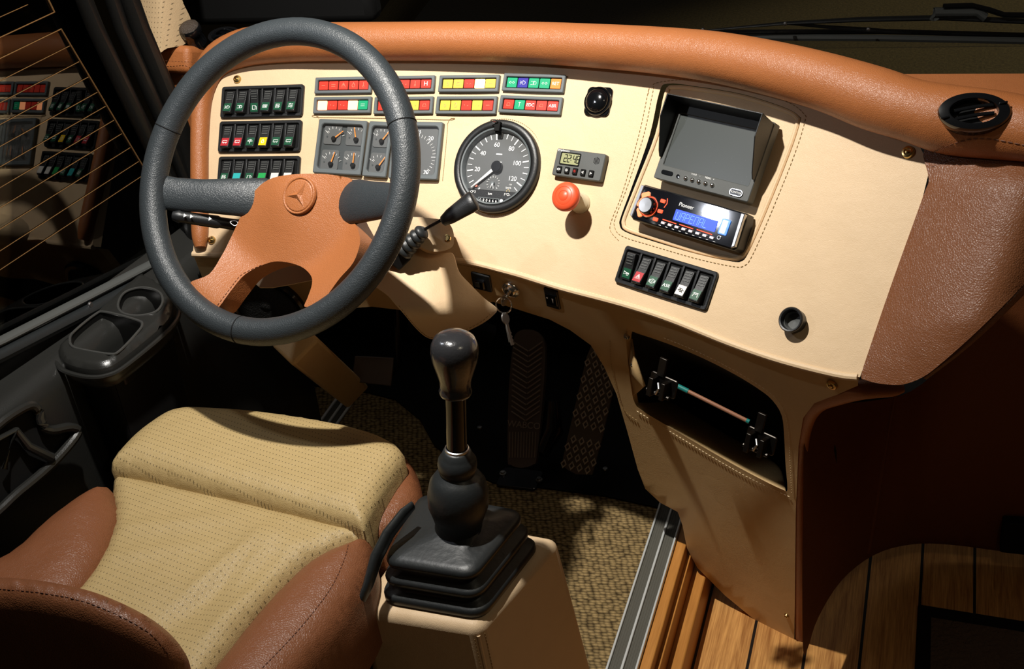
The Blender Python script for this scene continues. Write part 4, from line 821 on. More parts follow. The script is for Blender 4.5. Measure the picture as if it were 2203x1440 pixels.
MB().lathe(kn, [(.0135, 0), (.0128, .011), (.0118, .0125)], 40).build('volume_knob', BLKG, t); MB().lathe(kn, [(.0112, .0120), (.0110, .0130), (.0001, .0126)], 40).build('knob_cap', STEEL, t, angle=60)
for u, v, a in ((.085, .27, 30), (.062, .50, 75), (.082, .76, -50)): MB().prism(uv(u, v).rot(a-5), rrect(.015, .0085, .003), 0, .0022, .0008).build('lit_key', REDK, t)
for u, v in ((.255, .30), (.262, .58), (.245, .82)): MB().prism(uv(u, v), rrect(.0085, .0055, .0015), 0, .0018, .0005).build('lit_key', REDL, t)
MB().tube([uv(.292, .2, .0005).p(-.001, 0), uv(.292, .33, .0005).p(.0012, 0), uv(.29, .46, .0005).p(-.001, 0)], .0006, 5).build('accent_line', REDL, t)
for a, b in ((.31, .44), (.47, .60), (.635, .775)): MB().tube([uv(a, .765, .0006).o, uv(b, .775, .0006).o], .0007, 5).build('accent_line', REDL, t)
for k in range(8): 
    ff = uv(.325+k*.0655, .855); MB().prism(ff, rrect(.0075, .0042, .0012), 0, .0020, .0006).build('preset_key', plain('silver_key', (.6, .55, .55, 1), .3, .6), t) if k == 0 else MB().prism(ff, rrect(.0075, .0042, .0012), 0, .0020, .0006).build('preset_key', bpy.data.materials['silver_key'], t)
pm = MB()
for k in range(9): pm.box(uv(.30+k*.064, .935), 0, 0, .0002, .004, .0006, .0003)
pm.build('key_numbers', WHITE, t)
MB().prism(uv(.855, .50), rrect(.0150, Hh*.42, .002), 0, .0012, .0004).build('usb_cover', plain('lit_blue_cover', srgb(40, 110, 200), .2, emit=srgb(40, 110, 220), es=.5), t); MB().prism(uv(.853, .50), rrect(.0085, Hh*.34, .001), .0010, .0018).build('usb_light', plain('white_blue_light', srgb(220, 240, 255), .3, emit=srgb(200, 230, 255), es=2.0), t)
MB().lathe(uv(.842, .80), [(.0030, 0), (.0030, .0012), (.0022, .0012), (.0022, 0)], 18, cap=False).build('jack_socket', STEEL, t)
# power socket
f = frame_at(1712, 692); t = thing('power_socket', 'round black socket with a hollow centre at the lower right of the dash', 'socket', f.o)
MB().lathe(f, [(.0160, 0), (.0160, .012), (.0178, .014), (.0180, .017), (.0165, .0185), (.0145, .0180), (.0138, .015), (.0138, .0)], 40, cap=False).build('rim', BLK, t, angle=50)
MB().lathe(f, [(.0138, .010), (.0120, .0105), (.0112, .002), (.0001, .001)], 36, cap=False).build('inner_sleeve', GREYP, t)
# under-dash rocker, lock, small switch
f, W, Hh = quad((1010, 583), (1049, 592), (1024, 618), (1066, 628), 0, True); t = thing('light_switch', 'small black rocker in a diamond plate left of the ignition lock', 'switch', f.o)
MB().prism(f, rrect(W, Hh, .002), 0, .004, .001).build('plate', BLK, t); o = MB().prism(f.sub(-.001, -.001), rrect(W*.5, Hh*.5, .002), .003, .010, .0018).build('rocker', BLKG, t); MB().prism(f.sub(-.004, 0), rrect(W*.22, Hh*.3, .001), .0098, .0108).build('symbol', GREYP, o)
f, W, Hh = quad((1168, 617), (1197, 624), (1181, 656), (1210, 666), 0, True); t = thing('height_switch', 'narrow black rocker with a white wedge mark right of the ignition lock', 'switch', f.o)
MB().prism(f, rrect(W, Hh, .0015), 0, .004, .001).build('plate', BLK, t); o = MB().prism(f, rrect(W*.85, Hh*.55, .001), .003, .0065, .001).build('rocker', BLKG, t)
MB().prism(f.sub(W*.15, 0), [(.0015, .005), (-.0015, .005), (0, -.005)], .0060, .0070).build('wedge_mark', WHITE, o); MB().prism(f.sub(-W*.25, .004), circ(.0016, 10), .0060, .0070).build('dot_mark', WHITE, o)
f = frame_at(1100, 622, 0, True); t = thing('ignition_lock', 'round chrome ignition lock in the beige lower dash', 'ignition lock', f.o)
MB().lathe(f, [(.0165, 0), (.0165, .003), (.0145, .0055), (.0140, .0050), (.0110, .0070), (.0105, .0060), (.0078, .0095), (.0001, .0095)], 40).build('escutcheon', CHROME, t, angle=50)
MB().prism(f, rrect(.0022, .009, .0005, n=2), .0093, .0100).build('keyway', BLKM, t)
ky = thing('key_ring', 'two metal keys on a split ring hanging from the ignition lock', 'keys', f.p(0, 0, .012))
k0 = MB(); k0.box(f, 0, 0, .016, .0018, .0075, .016); k0.prism(Fr(f.p(0, 0, .028), f.z, f.y), circ(.0095, 20), -.0011, .0011); k0.build('inserted_key', STEEL, ky, bevel=.0004)
dpt = (f.o-Vector(CAM)).dot(Vector(-M3[:, 2])); rc = at(1084, 657, dpt-.035)
MB().tube([f.p(0, 0, .034), at(1090, 636, dpt-.034), at(1085, 645, dpt-.035)], .0012, 6).build('ring_link', STEEL, ky)
MB().tube([rc+Vector((.0135*math.cos(k*.2618), .004*math.sin(k*.2618), .0125*math.sin(k*.2618))) for k in range(24)], .0012, 6, closed=True).build('split_ring', CHROME, ky)
for (x, y, sft) in ((1103, 745, 0), (1098, 738, .003)):
    a = at(1084, 672, dpt-.035+sft); b = at(x, y, dpt-.035+sft); ff = Fr(a, (b-a), (.3, 1, 0)); L = (b-a).length
    kb = MB(); kb.prism(ff.sub(.010, 0), [(.010*math.cos(q), .0085*math.sin(q)) for q in np.linspace(0, 6.28, 16)[:-1]], -.001, .001); kb.box(ff, L*.6, 0, 0, L*.75, .006, .0018)
    for q in range(4): kb.box(ff, L*.62+q*.006, .0035, 0, .0025, .002, .0016)
    kb.build('loose_key', STEEL, ky, bevel=.0003)

# ------------------------------------------------------------------ ray casting onto finished meshes (for seams and mounted parts)
from mathutils.bvhtree import BVHTree
def bvh(o):
    r = rootloc(o.parent) if o.parent else Vector((0, 0, 0)); return BVHTree.FromPolygons([v.co+r for v in o.data.vertices], [tuple(p.vertices) for p in o.data.polygons])
def cast(tree, x, y, lift=0.0):
    d = Vector(ray(x, y)).normalized(); h = tree.ray_cast(Vector(CAM), d)
    if h[0] is None: return None, None
    n = h[1] if h[1].dot(d) < 0 else -h[1]; return h[0]+n*lift, n
def cast_stitch(o, px, mat, parent, step=.0065, ln=.0042, r=.00055, sub=6):
    t = bvh(o); P = [cast(t, x, y, .0006) for x, y in smooth_px(px, sub)]; P = [p for p in P if p[0] is not None]
    return stitches(MB(), [p[0] for p in P], P[0][1], step, ln, r).build('stitching', mat, parent)

cast_stitch(roll_o, [(2006, 328), (2060, 306), (2120, 298), (2203, 312), (2280, 332)], STD, dash, .0085, .006, .0007)

# ------------------------------------------------------------------ steering wheel
wc = Vector((-.9225, 1.4484, .8913)); wn = Vector((-.1195, -.7811, .6129)); wf = Fr(wc, wn.cross(Vector((0, 0, 1))).cross(wn).cross(wn), (0, 0, 1))
wv = (Vector((0, 0, 1))-wn*wn.z).normalized(); wu = wv.cross(wn); wf = Fr(wc, wu, wv)
sw = thing('steering_wheel', 'large grey leather steering wheel with a tan four spoke hub and star emblem', 'steering wheel', wc)
RR = .225; rt = .0205
rim = MB().tube([wf.p(RR*math.cos(k*math.pi/48), RR*math.sin(k*math.pi/48)) for k in range(96)], rt, 24, closed=True, up=wf.z).build('rim', GREYL, sw, angle=80)
def wpt(x, y, k=0): return onplane(x, y, wf.p(0, 0, k), wf.z)
def ringseam(deg):
    a = math.radians(deg); c = wf.p(RR*math.cos(a), RR*math.sin(a)); rad = wf.x*math.cos(a)+wf.y*math.sin(a)
    return [c+(rad*math.cos(t)+wf.z*math.sin(t))*(rt-.0002) for t in np.linspace(0, 2*math.pi, 33)[:-1]]
for dg in (26, 164, -92): MB().tube(ringseam(dg), .0010, 6, closed=True, up=wf.x).build('rim_seam', BLKM, sw)
inn = [wf.p((RR-rt+.0015)*math.cos(a), (RR-rt+.0015)*math.sin(a), .0055) for a in np.linspace(math.radians(-200), math.radians(70), 160)]
stitches(MB(), inn, wf.z, .006, .004, .0007).build('stitching', STD, sw)
def spoke(pts, rad, flat, mat, name='spoke', seg=20):
    return MB().tube([wf.p(*p) for p in pts], rad, seg, up=wf.z, flat=flat).build(name, mat, sw, angle=60)
spoke([(-.222, -.036, -.004), (-.19, -.036, -.014), (-.15, -.032, -.026), (-.10, -.026, -.040), (-.06, -.020, -.060), (-.03, -.016, -.076)], [.027, .026, .026, .029, .032, .028], .42, GREYL)
spoke([(.222, -.006, -.006), (.19, -.008, -.018), (.15, -.010, -.034), (.12, -.011, -.046), (.09, -.012, -.062), (.06, -.012, -.078)], [.024, .026, .030, .034, .035, .030], .42, GREYL)
hub_o = smooth_px([(577, 387), (623, 376), (688, 374), (737, 380), (757, 388), (752, 415), (751, 450), (760, 475), (771, 497), (774, 525), (760, 565), (730, 600), (700, 640), (678, 655), (655, 660), (662, 640), (671, 612), (668, 592), (646, 573), (607, 563), (574, 567), (528, 590), (495, 628), (462, 668), (438, 640), (408, 610), (450, 590), (478, 548), (495, 515), (522, 458), (545, 415)], 4, True)
def hubs(P, dz=0):
    out = []
    for x, y in P:
        k = -.045
        for it in range(6):
            q = wpt(x, y, k)-wc; a, b = q.dot(wf.x), q.dot(wf.y); r = math.hypot(a, b); s = min(1, max(0, (r-.115)/.095)); k = -.046*(1-s*s*(3-2*s))+.010*math.exp(-((a/.05)**2+((b+.02)/.06)**2))
        out.append(wpt(x, y, k+dz))
    return out
hub = sheet(MB(), hub_o, hubs, (), 11, .042, tdir=tuple(-wf.z)).build('hub_cover', TANHUB, sw, bevel=.009, segs=4, angle=60)
cast_stitch(hub, [(470, 655), (495, 622), (520, 592), (560, 572)], STD, sw)
ef = Fr(hubs([(644, 421)])[0]+wf.z*.0005, wf.x, wf.y)
MB().lathe(ef, [(.0290, -.003), (.0285, .0015), (.0268, .0025), (.0250, .0012), (.0246, -.001)], 56, cap=False).build('emblem_ring', TANHUB, sw, angle=80)
MB().lathe(ef, [(.0248, -.002), (.0246, .0012), (.0225, .0016), (.0001, .0010)], 56).build('emblem_disc', TANHUB, sw, angle=80)
sm = MB(); vs = [ef.p(0, 0, .0062)]
for k in range(3):
    a = math.radians(68+120*k); b = a+math.radians(60); vs += [ef.p(.0222*math.cos(a), .0222*math.sin(a), .0018), ef.p(.0058*math.cos(b), .0058*math.sin(b), .0014)]
sm.add(vs, [(0, 1+i, 1+(i+1) % 6) for i in range(6)]); sm.build('star_emblem', TANHUB, sw, smooth=False)
MB().lathe(Fr(wf.p(0, -.035, -.30), wf.x, wf.y), [(.036, 0), (.036, .20), (.038, .22)], 32).build('column_tube', BLKM, sw)
MB().lathe(Fr(wf.p(0, -.030, -.13), wf.x, wf.y), [(.040, 0), (.045, .050)], 32).build('hub_back', BLK, sw)

# column covers and stalks
col = thing('column_shroud', 'beige leather steering column covers below the wheel', 'column cover', at(900, 640, 1.98))
up_o = smooth_px([(560, 500), (700, 485), (860, 468), (930, 470), (960, 477), (973, 492), (977, 515), (972, 532), (950, 541), (925, 540), (895, 528), (860, 522), (700, 560), (560, 560)], 4, True)
o = sheet(MB(), up_o, lambda P: CAM+rays(P)*(1.925+.00035*np.maximum(0, P[:, :1]-940)+.0000045*(P[:, :1]-900)**2*.2), (), 16, .09).build('upper_cover', BEIGE, col, bevel=.008, segs=3)
lo_o = smooth_px([(560, 560), (700, 560), (860, 524), (895, 532), (925, 546), (960, 544), (976, 548), (988, 585), (1012, 612), (1042, 642), (1069, 664), (1060, 680), (1037, 697), (997, 717), (965, 729), (940, 731), (917, 726), (893, 705), (868, 675), (850, 655), (828, 632), (780, 606), (700, 600), (560, 620)], 4, True)
def lofn(P):
    d = 1.95+2.6e-6*np.maximum(0, P[:, 0]-900)**2+3e-7*(P[:, 0]-900)**2-.00042*(P[:, 1]-560)+.00202*9*np.log1p(np.exp((P[:, 1]-676)/9)); return CAM+rays(P)*d[:, None]
lo = sheet(MB(), lo_o, lofn, (), 13, .03).build('lower_cover', BEIGE, col, bevel=.006, angle=50)
cast_stitch(lo, [(860, 660), (885, 692), (915, 721), (942, 726), (995, 712), (1035, 692), (1058, 672)], STG, col)
q, n_ = cast(bvh(o), 962, 513); MB().lathe(Fr(q, (1, 0, 0), n_.cross(Vector((1, 0, 0)))), [(.0065, -.001), (.0060, .003), (.0040, .0035), (.0035, .002), (.0001, .002)], 20).build('snap_button', BRASS, col)
# post down to the floor
a, b = at(622, 725, 2.02), at(748, 834, 2.52); ax = (b-a).normalized(); pf = Fr(a, ax, Vector((.6, .5, .6))); L = (b-a).length
MB().box(pf, L/2+.03, 0, 0, L-.02, .062, .055).build('column_post', BEIGE2, col, bevel=.006)
sh_ = thing('indicator_stalk', 'black indicator stalk with white arrows under the left wheel spoke', 'stalk', at(450, 476, 1.93))
SP = [at(372, 464, 1.90), at(386, 466, 1.90), at(390, 467, 1.90), at(468, 478, 1.91), at(474, 479, 1.91), at(560, 492, 1.94)]
MB().tube(SP, [.007, .0105, .0092, .0102, .0085, .0100], 20).build('stalk_body', BLK, sh_, angle=40)
for x, y in ((398, 464), (412, 466), (452, 471)):
    p = at(x, y, 1.888); MB().prism(Fr(p, (1, -.1, 0), (0, .6, .8)), [(.0035, 0), (-.002, .003), (-.002, -.003)], 0, .0006).build('arrow_mark', WHITE, sh_, smooth=False)
MB().tube(smooth_px([at(495, 478, 1.893), at(505, 475, 1.893), at(512, 480, 1.893), at(505, 486, 1.893)], 3, True), .0006, 4, closed=True).build('lamp_mark', WHITE, sh_)
rl = thing('retarder_lever', 'black column lever with a ribbed rubber boot pointing at the speedometer', 'lever', at(880, 520, 1.90))
a, b = at(850, 556, 1.93), at(912, 495, 1.90); ax = b-a; L = ax.length; lf = Fr(a, ax.cross(Vector((0, 0, 1))), ax.cross(ax.cross(Vector((0, 0, 1))))); 
if lf.z.dot(ax) < 0: lf = Fr(a, -lf.x, lf.y)
pr = []; n = 5
for k in range(n):
    z = L*(.25+.15*k); r = .0170-.0012*k; pr += [(r*.80, z), (r, z+L*.03), (r, z+L*.09), (r*.80, z+L*.13)]
MB().lathe(lf, pr+[(.006, L*1.02)], 28).build('rubber_boot', RUB, rl, angle=60)
MB().box(Fr(at(858, 548, 1.935), ax, (0, 0, 1)), 0, 0, 0, .03, .032, .03).build('switch_block', BLKM, rl, bevel=.003)
MB().tube([b, at(962, 466, 1.885)], .0026, 12).build('lever_shaft', BLKG, rl)
hx0, hx1 = at(950, 478, 1.885), at(1022, 430, 1.865); dd = (hx1-hx0)
MB().tube([hx0+dd*t for t in (0, .04, .25, .55, .85, .97, 1.0)], [.004, .0085, .0125, .0145, .0165, .0165, .013], 20, up=(0, -.7, .7), flat=.62).build('lever_grip', BLK, rl, angle=60)

# ------------------------------------------------------------------ gear lever on its leather pedestal
PZ = .40
ped = thing('gear_pedestal', 'beige leather covered box carrying the gear lever beside the seat', 'pedestal', (-.62, 1.2, 0))
tp_ = [(-.735, 1.098), (-.548, 1.096), (-.490, 1.296), (-.715, 1.315)]; btm = [(-.745, 1.106), (-.540, 1.104), (-.455, 1.315), (-.72, 1.33)]
mb = MB(); mb.add([Vector((x, y, .0)) for x, y in btm]+[Vector((x, y, PZ)) for x, y in tp_], [(3, 2, 1, 0), (4, 5, 6, 7), (0, 1, 5, 4), (1, 2, 6, 5), (2, 3, 7, 6), (3, 0, 4, 7)])
pb = mb.build('leather_box', BEIGE, ped, bevel=.016, segs=5, angle=60)
e0, e1 = Vector((-.548, 1.096, PZ)), Vector((-.540, 1.104, 0))
for s in (-1, 1):
    off_ = Vector((-.007, -.0035, 0)) if s < 0 else Vector((.0035, .010, 0)); dn = (e1-e0)
    stitches(MB(), [e0+off_+dn*.05, e0+off_*1.0+dn*.98], (0, -1, 0), .0065, .0042, .0007).build('stitching', STG, ped)
MB().tube([e0+dn*.045+Vector((-.0045, .0045, 0)), e0+dn*.98+Vector((-.0045, .0045, 0))], .0030, 8).build('edge_welt', BEIGE, ped)
gl_ = thing('gear_lever', 'black gear lever with a worn glossy knob rising from square rubber bellows', 'gear lever', (-.617, 1.2, PZ))
bc = [(-.699, 1.117), (-.547, 1.112), (-.512, 1.270), (-.700, 1.286)]; ctr = Vector((-.614, 1.198))
def sq(s, z, r=.16, n=6, mixc=0, rc=.04, cen=None):
    P = [Vector(p) for p in bc]; c = ctr; out = []
    for i in range(4):
        p0, p1, p2 = P[i-1], P[i], P[(i+1) % 4]; a = p1+(p0-p1)*r; b = p1+(p2-p1)*r
        for k in range(n+1): t = k/n; out.append((a*(1-t)**2+p1*2*t*(1-t)+b*t*t-c)*s+c)
    cc = cen if cen is not None else c; m = []
    for k, q in enumerate(out):
        an = math.atan2((q-c).y, (q-c).x); circ_ = cc+Vector((math.cos(an), math.sin(an)))*rc; v = q.lerp(circ_, mixc); m.append(Vector((v.x, v.y, z)))
    return m
axb = Vector((-.602, 1.203, PZ+.085)); top_ = onplane(977, 722, Vector((0, 1.225, 0)), (0, 1, 0)); axd = (top_-axb).normalized(); AL = (top_-axb).length
rows = [sq(1.0, PZ), sq(1.03, PZ+.004), sq(1.03, PZ+.012), sq(1.0, PZ+.016), sq(.88, PZ+.018), sq(.84, PZ+.024), sq(.90, PZ+.030), sq(.955, PZ+.033), sq(.965, PZ+.040), sq(.94, PZ+.044), sq(.80, PZ+.047), sq(.76, PZ+.053), sq(.83, PZ+.058), sq(.89, PZ+.061), sq(.90, PZ+.068), sq(.87, PZ+.073), sq(.80, PZ+.076, mixc=.15), sq(.66, PZ+.079, mixc=.5), sq(.5, PZ+.083, mixc=.9, rc=.040, cen=Vector((-.602, 1.203))), sq(.5, PZ+.085, mixc=1, rc=.034, cen=Vector((-.602, 1.203)))]
MB().grid(rows, True).build('square_bellows', RUB, gl_, angle=70)
af = Fr(axb, (1, 0, 0), (0, 1, 0)); af.z = axd; af.x = Vector((1, 0, 0)).cross(axd).cross(axd)*-1; af.x.normalize(); af.y = af.z.cross(af.x)
MB().lathe(af, [(.034, -.004), (.033, .006), (.037, .020), (.0420, .036), (.0425, .056), (.039, .074), (.031, .086), (.0245, .090), (.0235, .092), (.0262, .097), (.0272, .104), (.0262, .112), (.0235, .116), (.0215, .120), (.0190, .126), (.0165, .128)], 44).build('round_bellows', RUB, gl_, angle=80)
MB().lathe(af, [(.0165, .122), (.0165, .131), (.0150, .132)], 30, cap=False).build('collar', STEEL, gl_)
MB().lathe(af, [(.0140, .120), (.0140, AL-.085)], 30).build('shaft', BLKG, gl_)
KN = plain('worn_knob_plastic', srgb(44, 44, 46), .22, spec=.6, coat=.4, bump=.0003, bscale=260)
k0 = AL-.088; kp = [(.0185, 0), (.0215, .001), (.0222, .005), (.0205, .010), (.0215, .022), (.0255, .036), (.0300, .052), (.0315, .064), (.0305, .074), (.0265, .083), (.0190, .0885), (.0100, .0905), (.0001, .091)]
kb = MB().lathe(af, [(r, k0+z) for r, z in kp], 44).build('knob', KN, gl_, angle=80)
kf = Fr(af.p(.001, -.008, AL-.0030), af.x, af.y).tilt(24)
MB().prism(kf, rrect(.026, .024, .007), -.004, .0012, .0005).build('shift_plate', plain('engraved_plate', srgb(44, 45, 47), .2, spec=.6, coat=.5), gl_)
gm = MB()
for x in (-.006, 0, .006): gm.tube([kf.p(x, .006, .0014), kf.p(x, -.006, .0014)], .0004, 4, up=kf.z)
gm.tube([kf.p(-.006, 0, .0014), kf.p(.006, 0, .0014)], .0004, 4, up=kf.z); gm.build('shift_pattern', GREYP, gl_, smooth=False)

# ------------------------------------------------------------------ pedals and foot well
def ped_plane(p0, tilt=50): k = math.radians(tilt); return Fr(p0, (1, 0, 0), (0, math.cos(k), math.sin(k)))
p0 = onz(1122, 1004, .05); pf = ped_plane(p0, 50); t = thing('brake_pedal', 'black floor mounted brake pedal with chevron ribs and WABCO lettering', 'pedal', p0)
def on(px): return [onplane(x, y, pf.o, pf.z) for x, y in px]
bo_ = smooth_px([(1092, 985), (1094, 850), (1103, 745), (1112, 716), (1136, 709), (1160, 718), (1173, 752), (1168, 850), (1155, 980), (1146, 1000), (1120, 1007), (1098, 1000)], 4, True)
PEDP = plain('pedal_rubber', srgb(78, 64, 54), .35, spec=.6)
o = sheet(MB(), bo_, on, (), 16, .014, tdir=tuple(-pf.z)).build('treadle', PEDP, t, bevel=.003, angle=50)
def l3(px, lift=.0015): return [onplane(x, y, pf.p(0, 0, lift), pf.z) for x, y in px]
cm = MB()
for k in range(14): y = 750+k*11.5; cm.tube(l3([(1104-k*.3, y-14), (1136-k*.5, y+6)]), .0016, 6, up=pf.z); cm.tube(l3([(1138-k*.5, y+6), (1167-k*.5, y-14)]), .0016, 6, up=pf.z)
PEDR = plain('rib_rubber', srgb(128, 108, 92), .35, spec=.6); cm.build('chevron_ribs', PEDR, t)
cm = MB()
for k in range(10): cm.tube(l3([(1097+k*6.2, 930), (1096+k*6, 985)]), .0012, 6, up=pf.z)
cm.build('toe_ribs', PEDR, t)
text('WABCO', Fr(l3([(1127, 915)])[0], pf.x, pf.y), .019, plain('pedal_lettering', srgb(150, 128, 110), .35), t, z=.0005)
b0 = onz(1118, 1030, .006); MB().prism(Fr(b0, (1, 0, 0), (0, 1, 0)), rrect(.088, .06, .008), -.004, .002, .001).build('base_plate', plain('dark_steel', (.08, .08, .09, 1), .25, 1.0), t)
for x, y in ((1082, 1020), (1160, 1034)): MB().lathe(Fr(onz(x, y, .008), (1, 0, 0), (0, 1, 0)), [(.0075, 0), (.0075, .003), (.0045, .004), (.0045, .007), (.0001, .0075)], 16).build('bolt', STEEL, t)
MB().tube([pf.p(.03, .03, -.02), pf.p(.045, .08, -.035), pf.p(.04, .14, -.03)], [.018, .026, .018], 16).build('valve_housing', BLKG, t)
p0 = onz(1245, 1022, .05); pf = ped_plane(p0, 52); t = thing('accelerator_pedal', 'metal accelerator pedal with raised diamond tread partly behind the console', 'pedal', p0)
ao = [(1208, 1001), (1222, 938), (1262, 768), (1276, 735), (1305, 735), (1332, 780), (1320, 832), (1293, 950), (1273, 1022), (1240, 1021), (1222, 1012)]
PM = plain('lit_pedal_metal', srgb(190, 172, 148), .40, .2, spec=.6)  # lighter metal for the tread, painted as if its rims catch light
PMD = plain('shaded_pedal_metal', srgb(92, 80, 66), .45, .2)  # same metal darkened, shade of the recesses put into the plate colour
sheet(MB(), ao, on, (), 14, .008, tdir=tuple(-pf.z)).build('pedal_plate', PMD, t, bevel=.002)
dm = MB(); A = onplane(1240, 1015, pf.o, pf.z); ux = (onplane(1268, 1018, pf.o, pf.z)-onplane(1212, 998, pf.o, pf.z)); B = onplane(1300, 760, pf.o, pf.z); uy = (B-A).normalized(); ux = pf.z.cross(uy)*-1; ux.normalize(); L = (B-A).length
nn_ = int(L/.0165)
for i in range(nn_):
    for j in range(4):
        q = A+uy*((i+.5)*L/nn_)+ux*((j-1.5)*.0172+(.0086 if i % 2 else 0)-.004)
        if q.dot(ux)-A.dot(ux) > .034 or q.dot(ux)-A.dot(ux) < -.036 or abs(i-nn_*.30) < .6: continue
        s = [q+uy*.0098, q+ux*.0068, q-uy*.0098, q-ux*.0068]; s2 = [q+(v-q)*.80+pf.z*.0030 for v in s]; s3 = [q+(v-q)*.50+pf.z*.0005 for v in s]; dm.add(s+s2+s3, [(i+a_, (i+1) % 4+a_, (i+1) % 4+a_+4, i+a_+4) for a_ in (0, 4) for i in range(4)])
dm.build('diamond_tread', PM, t, smooth=False)
MB().tube([A+uy*.10-pf.z*.01, A+uy*.10-pf.z*.08], .012, 12).build('linkage', BLKM, t)
t = thing('clutch_pedal', 'small dark square clutch pedal on a hanging arm behind the column', 'pedal', at(803, 798, 2.45))
pc = [at(*p, 2.45) for p in [(763, 766), (847, 770), (841, 831), (757, 822)]]; mb = MB(); n = (pc[1]-pc[0]).cross(pc[3]-pc[0]).normalized(); n = n if n.dot(Vector(ray(800, 800))) > 0 else -n
mb.add(pc+[p+n*.012 for p in pc], [(0, 1, 2, 3), (7, 6, 5, 4), (0, 4, 5, 1), (1, 5, 6, 2), (2, 6, 7, 3), (3, 7, 4, 0)]); mb.build('pedal_pad', PEDP, t, bevel=.002)
MB().tube([at(852, 640, 2.42), at(856, 740, 2.45), at(858, 785, 2.46), at(846, 806, 2.47), at(800, 806, 2.47)], .0055, 10).build('pedal_arm', BLKG, t)
MB().tube([at(880, 700, 2.6), at(1000, 700, 2.6), at(1060, 720, 2.62)], .02, 12).build('pedal_bracket', BLKM, t)
f = frame_at(575, 655, .0, True); t = thing('foot_speaker', 'round black speaker with a mesh rim behind the lower part of the wheel', 'speaker', f.o)
MB().lathe(f, [(.078, 0), (.078, .008), (.074, .012), (.066, .012), (.062, .007)], 48, cap=False).build('frame', BLKG, t)
MB().lathe(f, [(.064, .008), (.045, .004), (.022, .001), (.020, .005), (.012, .008), (.0001, .009)], 48).build('cone', plain('speaker_mesh', srgb(24, 24, 23), .6, bump=.003, bscale=380), t)

# ------------------------------------------------------------------ driver seat
def zpx(px, z): return [(onz(x, y, z).x, onz(x, y, z).y) for x, y in px]
seat = thing('driver_seat', 'driver seat in perforated beige leather with brown side bolsters', 'seat', (-.98, 1.0, 0))
fo = smooth_px([(236, 1003), (262, 965), (300, 930), (350, 896), (390, 882), (440, 879), (560, 887), (700, 907), (790, 928), (842, 950), (868, 972), (862, 995), (840, 1030), (810, 1080), (783, 1128), (770, 1128), (700, 1110), (600, 1084), (500, 1060), (400, 1038), (320, 1020), (262, 1010)], 4, True)
cushion(MB(), zpx(fo, .495), .485, .030, .40, rim=.045, step=.011, zfn=lambda x, y, t: .004*math.sin(x*9)*t).build('front_cushion', SEATB, seat, angle=80)
bo_ = smooth_px([(250, 1030), (300, 950), (380, 905), (560, 905), (720, 925), (820, 940), (872, 968), (893, 1000), (904, 1045), (898, 1080), (872, 1112), (835, 1140), (790, 1146), (600, 1105), (400, 1060)], 4, True)
wr = cushion(MB(), zpx(bo_, .455), .430, .035, .34, rim=.035, step=.012).build('side_wrap', SEATC, seat, angle=80)
cast_stitch(wr, [(876, 985), (862, 1020), (838, 1060), (812, 1102), (798, 1128)], STD, seat, r=.0007)
def fold(x, y, t):
    s = 0
    for (px, py, ang, w_, L_, hh) in FOLDS:
        dx, dy = x-px, y-py; c, q = math.cos(ang), math.sin(ang); a, b = dx*c+dy*q, -dx*q+dy*c; s += hh*math.exp(-(b/w_)**2-(a/L_)**2)
    return s*t
def W2(x, y): p = onz(x, y, .50); return p.x, p.y
FOLDS = [(*W2(470, 1200), 1.25, .012, .10, .010), (*W2(545, 1180), 1.45, .010, .08, .007), (*W2(400, 1290), 1.1, .03, .10, -.012), (*W2(330, 1110), .3, .012, .10, .005), (*W2(300, 1170), .35, .012, .09, .004), (*W2(500, 1290), 1.3, .012, .06, .006), (*W2(620, 1150), -.2, .02, .08, .005)]
co = smooth_px([(240, 1020), (330, 1026), (400, 1042), (500, 1064), (600, 1088), (700, 1112), (786, 1134), (740, 1158), (640, 1212), (560, 1296), (490, 1380), (430, 1460), (380, 1580), (100, 1520), (120, 1300), (165, 1255), (210, 1190), (240, 1110)], 4, True)
cushion(MB(), zpx(co, .48), .458, .026, .38, rim=.03, step=.010, zfn=fold).build('centre_cushion', SEATB, seat, angle=80)
lb = smooth_px([(228, 1018), (243, 1050), (246, 1085), (225, 1160), (185, 1225), (140, 1275), (60, 1330), (-120, 1420), (-170, 1260), (0, 1168), (80, 1098), (170, 1035)], 4, True)
cushion(MB(), zpx(lb, .50), .455, .048, .38, rim=.065, step=.012).build('side_bolster', SEATC, seat, angle=80)
rbp = smooth_px([(745, 1150), (785, 1136), (797, 1160), (792, 1205), (765, 1265), (715, 1335), (655, 1405), (590, 1490), (480, 1600), (370, 1600), (430, 1450), (485, 1375), (555, 1290), (640, 1205), (700, 1168)], 4, True)
rb_ = cushion(MB(), zpx(rbp, .48), .445, .045, .34, rim=.055, step=.011).build('side_bolster', SEATC, seat, angle=80)
cast_stitch(rb_, [(752, 1158), (742, 1200), (715, 1260), (672, 1320), (620, 1380), (560, 1442)], STD, seat, r=.0007)
bk_o = smooth_px([(-200, 1238), (0, 1243), (100, 1252), (200, 1274), (290, 1312), (352, 1352), (392, 1396), (412, 1445), (425, 1560), (300, 1640), (-200, 1640)], 5, True)
BO = np.array(densify(bk_o, 12))
def bkf(P):
    d = np.sqrt(((np.array(P)[:, None]-BO[None])**2).sum(2)).min(1); t = np.clip(d/110, 0, 1); return CAM+rays(P)*(.74/rays(P)[:, 1]+.075*(1-np.sqrt(1-(1-t)**2)))[:, None]
bb = sheet(MB(), bk_o, bkf, (), 12, .12).build('backrest_bolster', SEATC, seat, angle=80)
cast_stitch(bb, [(0, 1268), (100, 1278), (190, 1298), (270, 1332), (325, 1366), (360, 1405)], STD, seat, r=.0006)
MB().box(WF, -.98, .92, .22, .44, .62, .32).build('seat_base', BLKM, seat, bevel=.02)
